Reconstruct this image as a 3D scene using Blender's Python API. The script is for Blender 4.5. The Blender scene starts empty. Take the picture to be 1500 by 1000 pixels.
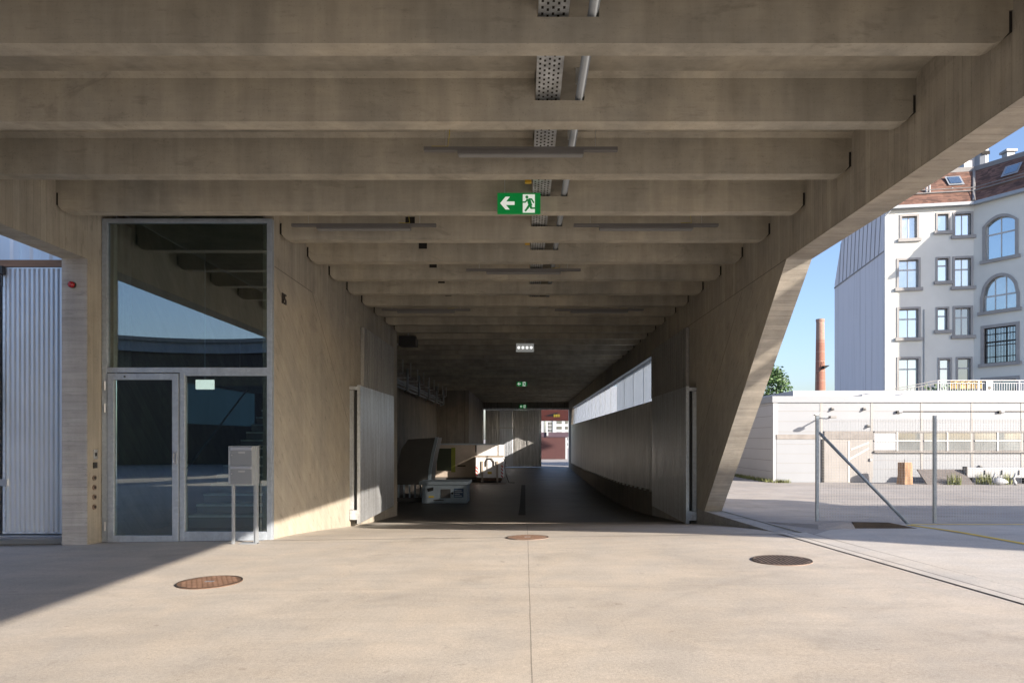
import bpy, math, random
from mathutils import Vector
random.seed(7)
S = bpy.context.scene
COL = S.collection
PI = math.pi

# ------------------------------------------------------------------ helpers
class MB:
    def __init__(s): s.v = []; s.f = []
    def poly(s, pts):
        b = len(s.v); s.v += [tuple(p) for p in pts]; s.f.append(list(range(b, b + len(pts)))); return s
    def box(s, x0, x1, y0, y1, z0, z1):
        b = len(s.v)
        s.v += [(x0,y0,z0),(x1,y0,z0),(x1,y1,z0),(x0,y1,z0),(x0,y0,z1),(x1,y0,z1),(x1,y1,z1),(x0,y1,z1)]
        s.f += [[b+i for i in q] for q in ((3,2,1,0),(4,5,6,7),(0,1,5,4),(1,2,6,5),(2,3,7,6),(3,0,4,7))]; return s
    def prism(s, pts, axis, a0, a1):
        """pts: 2D polygon in the plane across `axis` ('x': (y,z), 'y': (x,z), 'z': (x,y))"""
        def p3(p, a):
            return {'x': (a, p[0], p[1]), 'y': (p[0], a, p[1]), 'z': (p[0], p[1], a)}[axis]
        b = len(s.v); n = len(pts)
        s.v += [p3(p, a0) for p in pts] + [p3(p, a1) for p in pts]
        s.f.append([b+i for i in reversed(range(n))]); s.f.append([b+n+i for i in range(n)])
        for i in range(n):
            j = (i+1) % n; s.f.append([b+i, b+j, b+n+j, b+n+i])
        return s
    def obox(s, o, u, L, n, d0, d1, z0, z1, t0=0.0):
        """box along direction u (2D) from t0..L, depth d0..d1 along n (2D)"""
        c = []
        for z in (z0, z1):
            for t, d in ((t0,d0),(L,d0),(L,d1),(t0,d1)):
                c.append((o[0]+u[0]*t+n[0]*d, o[1]+u[1]*t+n[1]*d, z))
        b = len(s.v); s.v += c
        s.f += [[b+i for i in q] for q in ((3,2,1,0),(4,5,6,7),(0,1,5,4),(1,2,6,5),(2,3,7,6),(3,0,4,7))]; return s
    def tube(s, path, r, n=8, cap=True):
        path = [Vector(p) for p in path]; rings = []
        rr = r if isinstance(r, (list, tuple)) else [r]*len(path)
        for i, p in enumerate(path):
            a = path[max(i-1,0)]; c = path[min(i+1,len(path)-1)]
            d = (c-a).normalized()
            up = Vector((0,0,1)) if abs(d.z) < .95 else Vector((0,1,0))
            x = d.cross(up).normalized(); y = x.cross(d)
            b = len(s.v); rings.append(b)
            for k in range(n):
                t = 2*PI*k/n; s.v.append(tuple(p + x*math.cos(t)*rr[i] + y*math.sin(t)*rr[i]))
        for i in range(len(rings)-1):
            for k in range(n):
                s.f.append([rings[i]+k, rings[i]+(k+1)%n, rings[i+1]+(k+1)%n, rings[i+1]+k])
        if cap:
            s.f.append([rings[0]+k for k in reversed(range(n))]); s.f.append([rings[-1]+k for k in range(n)])
        return s
    def build(s, name, mat, parent=None, bevel=0, smooth=False):
        root = parent
        while root is not None and root.parent is not None: root = root.parent
        off = Vector(root.location) if root is not None else Vector((0,0,0))
        me = bpy.data.meshes.new(name)
        me.from_pydata([tuple(Vector(v)-off) for v in s.v], [], s.f); me.validate(); me.update()
        me.materials.append(mat)
        o = bpy.data.objects.new(name, me); COL.objects.link(o)
        if parent is not None: o.parent = parent
        if smooth:
            for p in me.polygons: p.use_smooth = True
        if bevel:
            m = o.modifiers.new('bevel','BEVEL'); m.width = bevel; m.segments = 2; m.limit_method = 'ANGLE'; m.angle_limit = math.radians(40)
        return o

def thing(name, label, cat, loc=(0,0,0), group=None):
    o = bpy.data.objects.new(name, None); COL.objects.link(o); o.location = loc; o.empty_display_size = .1
    o['label'] = label; o['category'] = cat
    if group: o['group'] = group
    return o
def tag(o, label, cat, group=None):
    o['label'] = label; o['category'] = cat
    if group: o['group'] = group
    return o
def struct(o): o['kind'] = 'structure'; return o
def copy_tree(o, parent=None):
    c = o.copy(); COL.objects.link(c)
    if parent is not None: c.parent = parent
    for ch in [x for x in bpy.data.objects if x.parent == o]: copy_tree(ch, c)
    return c
CZ = 1.6
def at(px, py, Y):              # where a ray of the photograph meets the plane y = Y
    return ((px-769)/1000*Y, Y, CZ+(642-py)/1000*Y)
def ax(px, Y): return (px-769)/1000*Y
def az(py, Y): return CZ+(642-py)/1000*Y

# ------------------------------------------------------------------ materials
class NT:
    def __init__(s, name):
        s.m = bpy.data.materials.new(name); s.m.use_nodes = True; s.t = s.m.node_tree
        s.b = s.t.nodes['Principled BSDF']; s.out = s.t.nodes['Material Output']
    def n(s, typ, **kw):
        x = s.t.nodes.new(typ)
        for k, v in kw.items():
            if k.startswith('i_'):
                key = k[2:]; x.inputs[int(key) if key.isdigit() else key].default_value = v
            else: setattr(x, k, v)
        return x
    def l(s, a, b): s.t.links.new(a, b)
    def pos(s, scale=(1,1,1)):
        g = s.n('ShaderNodeNewGeometry'); mp = s.n('ShaderNodeMapping'); mp.inputs['Scale'].default_value = scale
        s.l(g.outputs['Position'], mp.inputs['Vector']); return mp.outputs[0]
    def noise(s, vec, scale, detail=4, rough=.6, dist=0):
        x = s.n('ShaderNodeTexNoise'); x.inputs['Scale'].default_value = scale; x.inputs['Detail'].default_value = detail
        x.inputs['Roughness'].default_value = rough; x.inputs['Distortion'].default_value = dist
        s.l(vec, x.inputs['Vector']); return x.outputs['Fac']
    def math(s, op, a, b=None, c=None):
        x = s.n('ShaderNodeMath'); x.operation = op
        for i, v in enumerate((a, b, c)):
            if v is None: continue
            if isinstance(v, (int, float)): x.inputs[i].default_value = v
            else: s.l(v, x.inputs[i])
        return x.outputs[0]
    def rng(s, v, a, b, c, d):
        x = s.n('ShaderNodeMapRange'); x.inputs[1].default_value = a; x.inputs[2].default_value = b
        x.inputs[3].default_value = c; x.inputs[4].default_value = d; s.l(v, x.inputs[0]); return x.outputs[0]
    def mix(s, f, a, b, typ='MIX'):
        x = s.n('ShaderNodeMix'); x.data_type = 'RGBA'; x.blend_type = typ
        for i, v in ((0, f), (6, a), (7, b)):
            if isinstance(v, (int, float)): x.inputs[i].default_value = v
            elif isinstance(v, tuple): x.inputs[i].default_value = (*v[:3], 1)
            else: s.l(v, x.inputs[i])
        return x.outputs[2]
    def scale_col(s, col, fac):
        x = s.n('ShaderNodeVectorMath'); x.operation = 'SCALE'
        if isinstance(col, tuple): x.inputs[0].default_value = col[:3]
        else: s.l(col, x.inputs[0])
        s.l(fac, x.inputs['Scale']); return x.outputs[0]
    def bump(s, h, strength, dist=.01):
        x = s.n('ShaderNodeBump'); x.inputs['Strength'].default_value = strength; x.inputs['Distance'].default_value = dist
        s.l(h, x.inputs['Height']); s.l(x.outputs[0], s.b.inputs['Normal'])
    def sep(s, vec):
        x = s.n('ShaderNodeSeparateXYZ'); s.l(vec, x.inputs[0]); return x.outputs
    def dot(s, vec, d):
        x = s.n('ShaderNodeVectorMath'); x.operation = 'DOT_PRODUCT'; s.l(vec, x.inputs[0]); x.inputs[1].default_value = d
        return x.outputs['Value']

def M(name, col, rough=.6, metal=0, var=.1, scale=2.5, stretch=(1,1,1), bump=0, fine=60, spec=.5):
    t = NT(name); p = t.pos(stretch)
    n1 = t.noise(p, scale); n2 = t.noise(t.pos(), fine, 2)
    f = t.math('ADD', t.rng(n1, .25, .75, 1-var, 1+var), t.rng(n2, .3, .7, -var*.3, var*.3))
    t.l(t.scale_col(col, f), t.b.inputs['Base Color'])
    t.b.inputs['Roughness'].default_value = rough; t.b.inputs['Metallic'].default_value = metal
    t.b.inputs['Specular IOR Level'].default_value = spec
    if bump: t.bump(n2, bump)
    return t.m

def concrete(name, base, across, w, along, var=.20, line=.32, stain=.2, bump=.4, board=.08, scars=.22, tone=.0, shift=False):
    """board marked in-situ concrete: boards of width w counted along `across`, grain along `along`"""
    t = NT(name); p = t.pos(); p0 = p
    if shift:      # every precast beam gets its own stains
        o_ = t.n('ShaderNodeObjectInfo'); v_ = t.n('ShaderNodeVectorMath'); v_.operation = 'MULTIPLY_ADD'
        cc = t.n('ShaderNodeCombineXYZ'); [t.l(o_.outputs['Random'], cc.inputs[i_]) for i_ in range(2)]
        t.l(cc.outputs[0], v_.inputs[0]); v_.inputs[1].default_value = (83,41,0); t.l(p, v_.inputs[2]); p = v_.outputs[0]
    def P(sc):
        mp = t.n('ShaderNodeMapping'); mp.inputs['Scale'].default_value = sc; t.l(p, mp.inputs['Vector']); return mp.outputs[0]
    k = t.math('DIVIDE', t.dot(p0, across), w)
    idx = t.math('FLOOR', k); fr = t.math('FRACT', k)
    wn = t.n('ShaderNodeTexWhiteNoise'); wn.noise_dimensions = '1D'; t.l(idx, wn.inputs['W'])
    bv = t.rng(wn.outputs['Value'], 0, 1, 1-board, 1+board)
    edge = t.math('MINIMUM', fr, t.math('SUBTRACT', 1.0, fr))
    em = t.rng(edge, 0.0, .06, 1.0-line, 1.0)
    # irregular joint strength
    em = t.math('ADD', t.math('MULTIPLY', em, t.rng(wn.outputs['Value'], 0, 1, .3, 1)), t.rng(wn.outputs['Value'], 0, 1, .7, 0))
    av, lv = Vector(across).normalized(), Vector(along).normalized(); nv = av.cross(lv)
    cmb = t.n('ShaderNodeCombineXYZ'); t.l(t.math('MULTIPLY', t.dot(p, tuple(av)), 3.0), cmb.inputs[0]); t.l(t.math('MULTIPLY', t.dot(p, tuple(lv)), .16), cmb.inputs[1]); t.l(t.math('MULTIPLY', t.dot(p, tuple(nv)), 3.0), cmb.inputs[2])
    grain = t.noise(cmb.outputs[0], 5, 7, .72, .5)
    streak = t.noise(P((1.6,1.6,.14)), 2.3, 4, .6, .3)
    blotch = t.noise(p, .55, 5, .65, .4)
    cloud = t.noise(p, 2.6, 4, .6)
    pore = t.noise(p, 55, 2, .5)
    f = t.math('MULTIPLY', bv, em)
    f = t.math('MULTIPLY', f, t.rng(grain, .25, .75, 1-var, 1+var))
    f = t.math('MULTIPLY', f, t.rng(blotch, .3, .7, 1-stain, 1+stain*.6))
    f = t.math('MULTIPLY', f, t.rng(cloud, .3, .7, .93, 1.07))
    f = t.math('MULTIPLY', f, t.rng(streak, .32, .7, 1-stain*.7, 1.06))
    c2 = t.n('ShaderNodeCombineXYZ'); t.l(t.math('MULTIPLY', t.dot(p, tuple(av)), 9.0), c2.inputs[0]); t.l(t.math('MULTIPLY', t.dot(p, tuple(lv)), 1.7), c2.inputs[1]); t.l(t.math('MULTIPLY', t.dot(p, tuple(nv)), 9.0), c2.inputs[2])
    scar = t.noise(c2.outputs[0], 1.6, 4, .65)
    f = t.math('MULTIPLY', f, t.rng(scar, .60, .70, 1, 1-scars))
    oi = t.n('ShaderNodeObjectInfo'); f = t.math('MULTIPLY', f, t.rng(oi.outputs['Random'], 0, 1, 1-tone, 1+tone))
    st2 = t.noise(P((.5,.5,1.1)), 1.5, 5, .7, 1.0)
    f = t.math('MULTIPLY', f, t.rng(st2, .60, .66, 1, 1-stain*.55))
    f = t.math('MULTIPLY', f, t.rng(pore, .62, .72, 1, .80))
    warm = t.mix(t.rng(blotch, .35, .7, 0, 1), base, (base[0]*1.02, base[1]*.97, base[2]*.90))
    t.l(t.scale_col(warm, f), t.b.inputs['Base Color'])
    t.b.inputs['Roughness'].default_value = .82; t.b.inputs['Specular IOR Level'].default_value = .3
    h = t.math('ADD', t.math('MULTIPLY', em, .6), t.math('ADD', t.math('MULTIPLY', grain, .5), t.math('MULTIPLY', pore, .35)))
    t.bump(h, bump, .012)
    return t.m

CB = (.365, .343, .295)
CONC_V = concrete('concrete vertical boards', CB, (.0,1,0), .13, (0,0,1), var=.14)
CONC_D = concrete('concrete leaning boards', CB, (0,.674,.739), .14, (0,-.739,.674), board=.04, line=.14, stain=.16, var=.09, scars=.30)
CONC_LEG = concrete('concrete leg face boards', (.46,.44,.40), (0,.739,-.674), .10, (1,0,0), line=.45, board=.10)
CONC_BEAM = concrete('precast beam concrete', (.385,.362,.306), (0,0,1), .9, (1,0,0), line=0, board=0, stain=.30, bump=.15, var=.07, scars=.16, tone=.06, shift=True)
CONC_COL = concrete('column concrete', (.36,.36,.355), (0,0,1), .12, (1,0,0), line=.3)
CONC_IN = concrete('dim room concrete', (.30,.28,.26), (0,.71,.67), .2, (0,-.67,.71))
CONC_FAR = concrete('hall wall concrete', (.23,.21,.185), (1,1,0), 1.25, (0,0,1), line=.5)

def floor_mat(name, base, joints=True, dirty=.0, rough=.75):
    t = NT(name); p = t.pos(); x, y, z = t.sep(p)
    big = t.noise(p, .35, 6, .65, .3); mid = t.noise(p, 1.6, 5, .6, .5); fine = t.noise(p, 130, 3, .6); grit = t.noise(p, 38, 3, .6)
    sw = t.noise(t.pos((.6,2.2,1)), 1.1, 4, .6, 1.2)
    f = t.rng(big, .3, .7, .83-dirty, 1.10)
    f = t.math('MULTIPLY', f, t.rng(mid, .3, .7, .93, 1.06))
    f = t.math('MULTIPLY', f, t.rng(sw, .38, .62, .95, 1.04))
    f = t.math('MULTIPLY', f, t.rng(fine, .3, .7, .81, 1.19))
    f = t.math('MULTIPLY', f, t.rng(grit, .3, .7, .9, 1.08))
    spots = t.noise(p, 9, 2, .5); oil = t.noise(t.pos(), .9, 3, .5, .6); f = t.math('MULTIPLY', f, t.rng(oil, .60, .72, 1, .82)); scr = t.noise(t.pos((9,.5,1)), 2.2, 3, .6, .8); f = t.math('MULTIPLY', f, t.rng(scr, .62, .72, 1, .93))
    f = t.math('MULTIPLY', f, t.rng(spots, .70, .76, 1, .80))
    if joints:
        wob = t.rng(t.noise(p, 1.3, 3), .3, .7, -.003, .003)
        jx = t.math('ABSOLUTE', t.math('SUBTRACT', t.math('ADD', x, wob), .045))
        jm = t.rng(jx, .0025, .006, .5, 1)
        jy = t.math('ABSOLUTE', t.math('SUBTRACT', t.math('ADD', y, wob), 7.16))
        jm2 = t.rng(jy, .002, .010, .82, 1)
        # tyre scrub arcs
        g = t.n('ShaderNodeVectorMath'); g.operation = 'DISTANCE'; t.l(p, g.inputs[0]); g.inputs[1].default_value = (6.4, 2.0, 0)
        rad = t.math('ABSOLUTE', t.math('SUBTRACT', g.outputs['Value'], 5.2))
        arc = t.rng(t.math('ADD', rad, t.rng(sw, .3, .7, 0, .12)), .0, .14, .90, 1)
        rad2 = t.math('ABSOLUTE', t.math('SUBTRACT', g.outputs['Value'], 6.75))
        arc2 = t.rng(t.math('ADD', rad2, t.rng(mid, .3, .7, 0, .12)), .0, .14, .91, 1)
        for q in (jm, jm2, arc, arc2): f = t.math('MULTIPLY', f, q)
    tint = t.mix(t.rng(mid, .35, .65, 0, 1), base, (base[0]*1.02, base[1]*.985, base[2]*.94))
    t.l(t.scale_col(tint, f), t.b.inputs['Base Color'])
    t.b.inputs['Roughness'].default_value = rough; t.b.inputs['Specular IOR Level'].default_value = .35
    t.bump(t.math('ADD', t.math('MULTIPLY', fine, .5), grit), .22, .006)
    return t.m
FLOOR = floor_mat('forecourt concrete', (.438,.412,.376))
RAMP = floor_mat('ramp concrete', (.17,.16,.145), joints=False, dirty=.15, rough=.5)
APRON = floor_mat('pale apron concrete', (.46,.45,.43), joints=False)
ASPH = floor_mat('worn asphalt', (.33,.32,.31), joints=False, dirty=.12, rough=.9)

def galv(name, col=(.50,.52,.54), metal=.75, rough=.42, streak=.12, sp=.08):
    t = NT(name); p = t.pos()
    v = t.n('ShaderNodeTexVoronoi'); v.inputs['Scale'].default_value = 22; t.l(p, v.inputs['Vector'])
    c = t.sep(v.outputs['Color'])[0]
    s1 = t.noise(t.pos((3,3,.25)), 2.2, 4, .6); s2 = t.noise(p, .8, 4)
    f = t.math('MULTIPLY', t.rng(c, 0, 1, 1-sp, 1+sp), t.rng(s1, .3, .7, 1-streak, 1+streak))  # streak also paints vertical sheen bands into the base colour
    f = t.math('MULTIPLY', f, t.rng(s2, .3, .7, .92, 1.06))
    t.l(t.scale_col(col, f), t.b.inputs['Base Color']); t.b.inputs['Metallic'].default_value = metal
    t.l(t.rng(s1, .3, .7, rough-.08, rough+.12), t.b.inputs['Roughness'])
    return t.m
GALV = galv('galvanised steel', (.60,.635,.67), .75, .38, .25)
GALV_D = galv('dull galvanised sheet', (.50,.50,.49), .75, .38, .35)
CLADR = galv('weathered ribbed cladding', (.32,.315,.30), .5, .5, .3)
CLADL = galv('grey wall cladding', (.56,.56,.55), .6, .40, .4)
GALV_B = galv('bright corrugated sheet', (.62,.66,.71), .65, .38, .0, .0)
GALV_F = galv('galvanised door frame', (.34,.39,.45), .35, .5)
STEEL_BLUE = galv('blue grey fence steel', (.21,.255,.30), .4, .5)
DARK = M('dark gap', (.012,.011,.010), .9)
STUD = M('worn iron studs', (.225,.14,.098), .6, .3, .25, 8)
BLACK = M('black plastic', (.02,.02,.02), .4)
RUST = M('rusty cast iron', (.145,.088,.06), .75, .3, .3, 8)
RUST2 = M('brown grate iron', (.24,.18,.15), .7, .4, .3, 8)
IRON = M('dark slot', (.03,.025,.022), .8)
ALU = M('brushed aluminium', (.50,.52,.55), .35, .8, .06)
ALU_M = M('matt aluminium', (.30,.33,.36), .5, .3, .05)
GREYL = M('lamp housing grey', (.14,.135,.13), .5, .2, .05)
DIFFUSER = M('lamp diffuser', (.21,.21,.205), .5, 0, .03)
WOOD = M('lintel brown timber', (.22,.13,.08), .7, 0, .2, 3, (1,6,6))
RED = M('red lens', (.30,.01,.015), .25)
WHITEP = M('white paint', (.31,.33,.355), .5, 0, .04, 1.2)
CLADW = M('off white panel', (.218,.240,.268), .5, 0, .04, .7)
CLADW2 = M('white side panel', (.34,.355,.38), .5, 0, .05, .7)
BEIGE = M('stained beige door', (.25,.245,.24), .7, 0, .12, 1.5)
LINT = M('rust stained strip', (.20,.192,.185), .8, 0, .25, 3)
JOINT = M('grey joint', (.20,.20,.20), .7)
STUCCO = M('cream render', (.60,.61,.575), .85, 0, .07, .5, bump=.05)
STONE = M('grey sandstone', (.29,.288,.285), .8, 0, .1, 2)
YELLOW = M('yellow road paint', (.62,.44,.06), .7, 0, .15, 6)
TRIMW = M('pale window trim', (.45,.46,.46), .5)
BRASS = M('stainless steel', (.55,.55,.55), .28, .9, .04)

def emis(name, col, e):
    t = NT(name); t.b.inputs['Base Color'].default_value = (*col, 1); t.b.inputs['Emission Color'].default_value = (*col, 1)
    t.b.inputs['Emission Strength'].default_value = e; t.b.inputs['Roughness'].default_value = .4; return t.m
TREAD = M('blue grey tread', (.70,.76,.80), .4)
SIGN_G = emis('exit sign green', (.0,.13,.025), .30)
SIGN_W = emis('exit sign white', (.75,.80,.75), .20)
LAMP_ON = emis('lit emergency lamp', (.85,.85,.82), .55)
LAMP_GREY = emis('lamp panel grey', (.42,.43,.42), .14)

def glass(name, tint=(.80,.86,.84), refl=.2, rough=0.0):
    t = NT(name); t.t.nodes.remove(t.b)
    tr = t.n('ShaderNodeBsdfTransparent'); tr.inputs[0].default_value = (*tint, 1)
    gl = t.n('ShaderNodeBsdfGlossy'); gl.inputs['Roughness'].default_value = rough; gl.inputs['Color'].default_value = (.95,.97,1,1)
    fr = t.n('ShaderNodeFresnel'); fr.inputs['IOR'].default_value = 1.5
    f = t.math('MINIMUM', t.math('ADD', fr.outputs[0], refl), 1.0)
    mx = t.n('ShaderNodeMixShader'); t.l(f, mx.inputs[0]); t.l(tr.outputs[0], mx.inputs[1]); t.l(gl.outputs[0], mx.inputs[2])
    t.l(mx.outputs[0], t.out.inputs['Surface']); return t.m
GLASS = glass('entrance glazing', (.80,.90,.87), .14)

def winglass(name, base, refl):
    t = NT(name)
    gl = t.n('ShaderNodeBsdfGlossy'); gl.inputs['Roughness'].default_value = .03; gl.inputs['Color'].default_value = (.85,.95,1,1)
    nz = t.noise(t.pos(), .5, 3)
    t.l(t.scale_col(base, t.rng(nz, .35, .65, .6, 1.5)), t.b.inputs['Base Color']); t.b.inputs['Roughness'].default_value = .3
    mx = t.n('ShaderNodeMixShader'); mx.inputs[0].default_value = refl
    t.l(t.b.outputs[0], mx.inputs[1]); t.l(gl.outputs[0], mx.inputs[2]); t.l(mx.outputs[0], t.out.inputs['Surface']); return t.m
WGL = winglass('window glass', (.08,.11,.13), .55)
WGL2 = winglass('curtained window glass', (.26,.28,.28), .42)
WGD = winglass('dim window glass', (.02,.025,.03), .2)
WGG = winglass('frosted strip glass', (.11,.125,.13), .08)

def polycarb(name, clear, col=(.80,.84,.88)):
    t = NT(name); t.t.nodes.remove(t.b)
    p = t.pos((3,3,.2)); nz = t.noise(p, 2, 4)
    tl = t.n('ShaderNodeBsdfTranslucent'); t.l(t.scale_col(col, t.rng(nz, .3, .7, .85, 1.05)), tl.inputs[0])
    df = t.n('ShaderNodeBsdfDiffuse'); df.inputs[0].default_value = (*[c*.6 for c in col], 1)
    tr = t.n('ShaderNodeBsdfTransparent'); tr.inputs[0].default_value = (.95,.97,1,1)
    a = t.n('ShaderNodeMixShader'); a.inputs[0].default_value = .35; t.l(tl.outputs[0], a.inputs[1]); t.l(df.outputs[0], a.inputs[2])
    b = t.n('ShaderNodeMixShader'); b.inputs[0].default_value = clear; t.l(a.outputs[0], b.inputs[1]); t.l(tr.outputs[0], b.inputs[2])
    t.l(b.outputs[0], t.out.inputs['Surface']); return t.m
POLY = polycarb('corrugated polycarbonate', .08, (.34,.40,.48))
POLYC = polycarb('clear corrugated polycarbonate', .80, (.42,.46,.50))

def tile_mat():
    t = NT('clay roof tiles'); p = t.pos(); x, y, z = t.sep(p)
    br = t.n('ShaderNodeTexVoronoi'); br.inputs['Scale'].default_value = 3.2; t.l(t.pos((1,1,1.6)), br.inputs['Vector'])
    c = t.sep(br.outputs['Color'])[0]
    rows = t.math('FRACT', t.math('MULTIPLY', z, 4.5))
    f = t.math('MULTIPLY', t.rng(c, 0, 1, .55, 1.35), t.rng(rows, 0, .3, .55, 1.0))
    col = t.mix(t.rng(t.noise(p, .7, 4), .35, .65, 0, 1), (.12,.064,.048), (.165,.088,.062))
    t.l(t.scale_col(col, f), t.b.inputs['Base Color']); t.b.inputs['Roughness'].default_value = .85; t.bump(rows, .4, .04); return t.m
TILES = tile_mat()

def firewall_mat():
    t = NT('fire wall render'); p = t.pos(); x, y, z = t.sep(p)
    st = t.noise(t.pos((1,3.4,.05)), 1.6, 5, .7); st2 = t.noise(t.pos((1,7,.22)), 1.2, 4, .6)
    f = t.math('MULTIPLY', t.rng(st, .32, .46, .72, 1), t.rng(st2, .3, .42, .88, 1))
    lo = t.rng(t.math('MULTIPLY', t.math('FRACT', t.math('MULTIPLY', y, 1.1)), 1), 0, .03, .8, 1)
    f = t.math('MULTIPLY', f, lo)
    t.l(t.scale_col((.56,.56,.60), f), t.b.inputs['Base Color']); t.b.inputs['Roughness'].default_value = .9; return t.m
FIREW = firewall_mat()

def brick_mat():
    t = NT('chimney brick'); p = t.pos(); x, y, z = t.sep(p)
    band = t.math('FRACT', t.math('DIVIDE', z, 1.55))
    b = t.rng(band, 0, .06, 0, 1)
    nz = t.noise(t.pos((1,1,3)), 3, 3)
    col = t.mix(b, (.32,.26,.22), (.235,.115,.085))
    top = t.rng(z, 17.2, 17.6, 0, 1)
    col = t.mix(top, col, (.27,.185,.15))
    t.l(t.scale_col(col, t.rng(nz, .3, .7, .8, 1.15)), t.b.inputs['Base Color']); t.b.inputs['Roughness'].default_value = .9; return t.m
BRICK = brick_mat()

def stripes(name, a, b, w, d=(1,0,1)):
    t = NT(name); k = t.math('FRACT', t.math('DIVIDE', t.dot(t.pos(), d), w))
    t.l(t.mix(t.math('GREATER_THAN', k, .5), a, b), t.b.inputs['Base Color']); t.b.inputs['Roughness'].default_value = .5; return t.m
HAZ = stripes('red white warning stripes', (.55,.03,.03), (.75,.75,.72), .22)

def leafmat(name, c):
    t = NT(name); o = t.n('ShaderNodeObjectInfo'); nz = t.noise(t.pos(), 1.3, 3)
    t.l(t.scale_col(c, t.rng(nz, .3, .7, .6, 1.5)), t.b.inputs['Base Color']); t.b.inputs['Roughness'].default_value = .6
    return t.m
LEAF = leafmat('tree leaves', (.05,.105,.03)); WEED = leafmat('weed leaves', (.17,.19,.07)); BARK = M('bark', (.12,.085,.06), .9, 0, .3, 6, (3,3,.5))
LOGM = M('split log', (.30,.19,.115), .85, 0, .4, 5, (3,3,.3)); LOGE = M('sawn log end', (.40,.29,.19), .8, 0, .2, 8)

# ------------------------------------------------------------------ ground
def lerp(a, b, t): return a+(b-a)*t
PROF = [(-60,.04),(10.4,.04),(11.2,.015),(12.2,-.06),(13.5,-.18),(15,-.33),(16.5,-.48),(18.7,-.65),(20.9,-.80),(23.3,-.96),(25.7,-1.10),(28,-1.19),(31,-1.26),(36,-1.29),(47,-1.28),(55,-1.20),(64,-1.05),(90,-1.05)]
def base_z(y):
    for (a, za), (b, zb) in zip(PROF, PROF[1:]):
        if a <= y <= b: return lerp(za, zb, (y-a)/(b-a))
    return PROF[-1][1]
def floor_z(x, y):
    c = .013*max(0., min(1., (21-y)/10.)); return base_z(y)+c*max(-9, min(5, x))
def yard_z(x, y):
    pts = [(-80,.10),(10.9,.10),(13,.035),(15.5,-.03),(20,-.05),(40,-.05),(64,-1.05),(2000,-1.05)]
    for (a, za), (b, zb) in zip(pts, pts[1:]):
        if a <= y <= b: return lerp(za, zb, (y-a)/(b-a))
    return pts[0][1]
def sheet(xs, ys, zf, dz=0):
    m = MB(); nx = len(xs)
    for y in ys:
        for x in xs: m.v.append((x, y, zf(x, y)+dz))
    for j in range(len(ys)-1):
        for i in range(nx-1):
            a = j*nx+i; m.f.append([a, a+1, a+nx+1, a+nx])
    return m
def frange(a, b, n): return [a+(b-a)*i/n for i in range(n+1)]
g = MB()
def add(m):
    b = len(g.v); g.v.extend(m.v); g.f.extend([[i+b for i in q] for q in m.f])
YS = [10.6,10.9,12,13,14,15.5,17,20,30,40,48,56,64]
add(sheet([4.45,5,7,12,40,700], YS, yard_z, -.004))
add(sheet([-700,-40,-7.3], YS, yard_z, -.06))
add(sheet([-700,-40,-7.3,4.45,40,700], [64,120,400,1500], lambda x,y: -1.06))
add(sheet([-700,-40,4.44,4.45,40,700], [-900,-60,-20,10.6], lambda x,y: yard_z(x,y)-.004 if x > 4.445 else -.13))
struct(g.build('yard_ground', ASPH))
struct(sheet(frange(-14.2, 5.0, 20), [-22,-10,0,4,8,10.4,10.9], floor_z).build('forecourt_paving', FLOOR))
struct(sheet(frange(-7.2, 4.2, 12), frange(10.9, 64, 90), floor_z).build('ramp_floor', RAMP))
# pale concrete where sun reaches, darker below: part of the shade is in the colour
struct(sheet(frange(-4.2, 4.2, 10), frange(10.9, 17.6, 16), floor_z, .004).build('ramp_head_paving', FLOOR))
ap = MB()
def dl(off, y): return off-.105*y
for y0, y1 in ((-22,-6),(-6,4),(4,10.6)):
    ap.poly([(dl(5.62,y0),y0,yard_z(6,y0)+.012),(45,y0,yard_z(6,y0)+.012),(45,y1,yard_z(6,y1)+.012),(dl(5.62,y1),y1,yard_z(6,y1)+.012)])
for y0, y1, xa, xb in ((10.6,11.2,4.5,5.0),(11.2,11.75,5.0,6.0),(11.75,12.3,6.0,6.9)):
    ap.poly([(xa,y0,yard_z(6,y0)+.012),(45,y0,yard_z(6,y0)+.012),(45,y1,yard_z(6,y1)+.012),(xb,y1,yard_z(6,y1)+.012)])
struct(ap.build('apron_paving', APRON))
def mark(name, pts, w, dz=.018):
    m = MB()
    for (x0,y0),(x1,y1) in zip(pts, pts[1:]):
        d = Vector((x1-x0,y1-y0)).normalized(); n = Vector((-d.y,d.x))*w/2
        N = 8
        for i in range(N):
            a = (lerp(x0,x1,i/N), lerp(y0,y1,i/N)); b = (lerp(x0,x1,(i+1)/N), lerp(y0,y1,(i+1)/N))
            m.poly([(a[0]-n.x,a[1]-n.y,yard_z(6,a[1]-n.y)+dz),(b[0]-n.x,b[1]-n.y,yard_z(6,b[1]-n.y)+dz),(b[0]+n.x,b[1]+n.y,yard_z(6,b[1]+n.y)+dz),(a[0]+n.x,a[1]+n.y,yard_z(6,a[1]+n.y)+dz)])
    return struct(m.build(name, YELLOW))
mark('road_marking', [(6.75,12.02),(7.02,9.9),(7.3,7.5)], .12)
mark('road_marking', [(6.85,12.1),(30,12.1)], .10)
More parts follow.
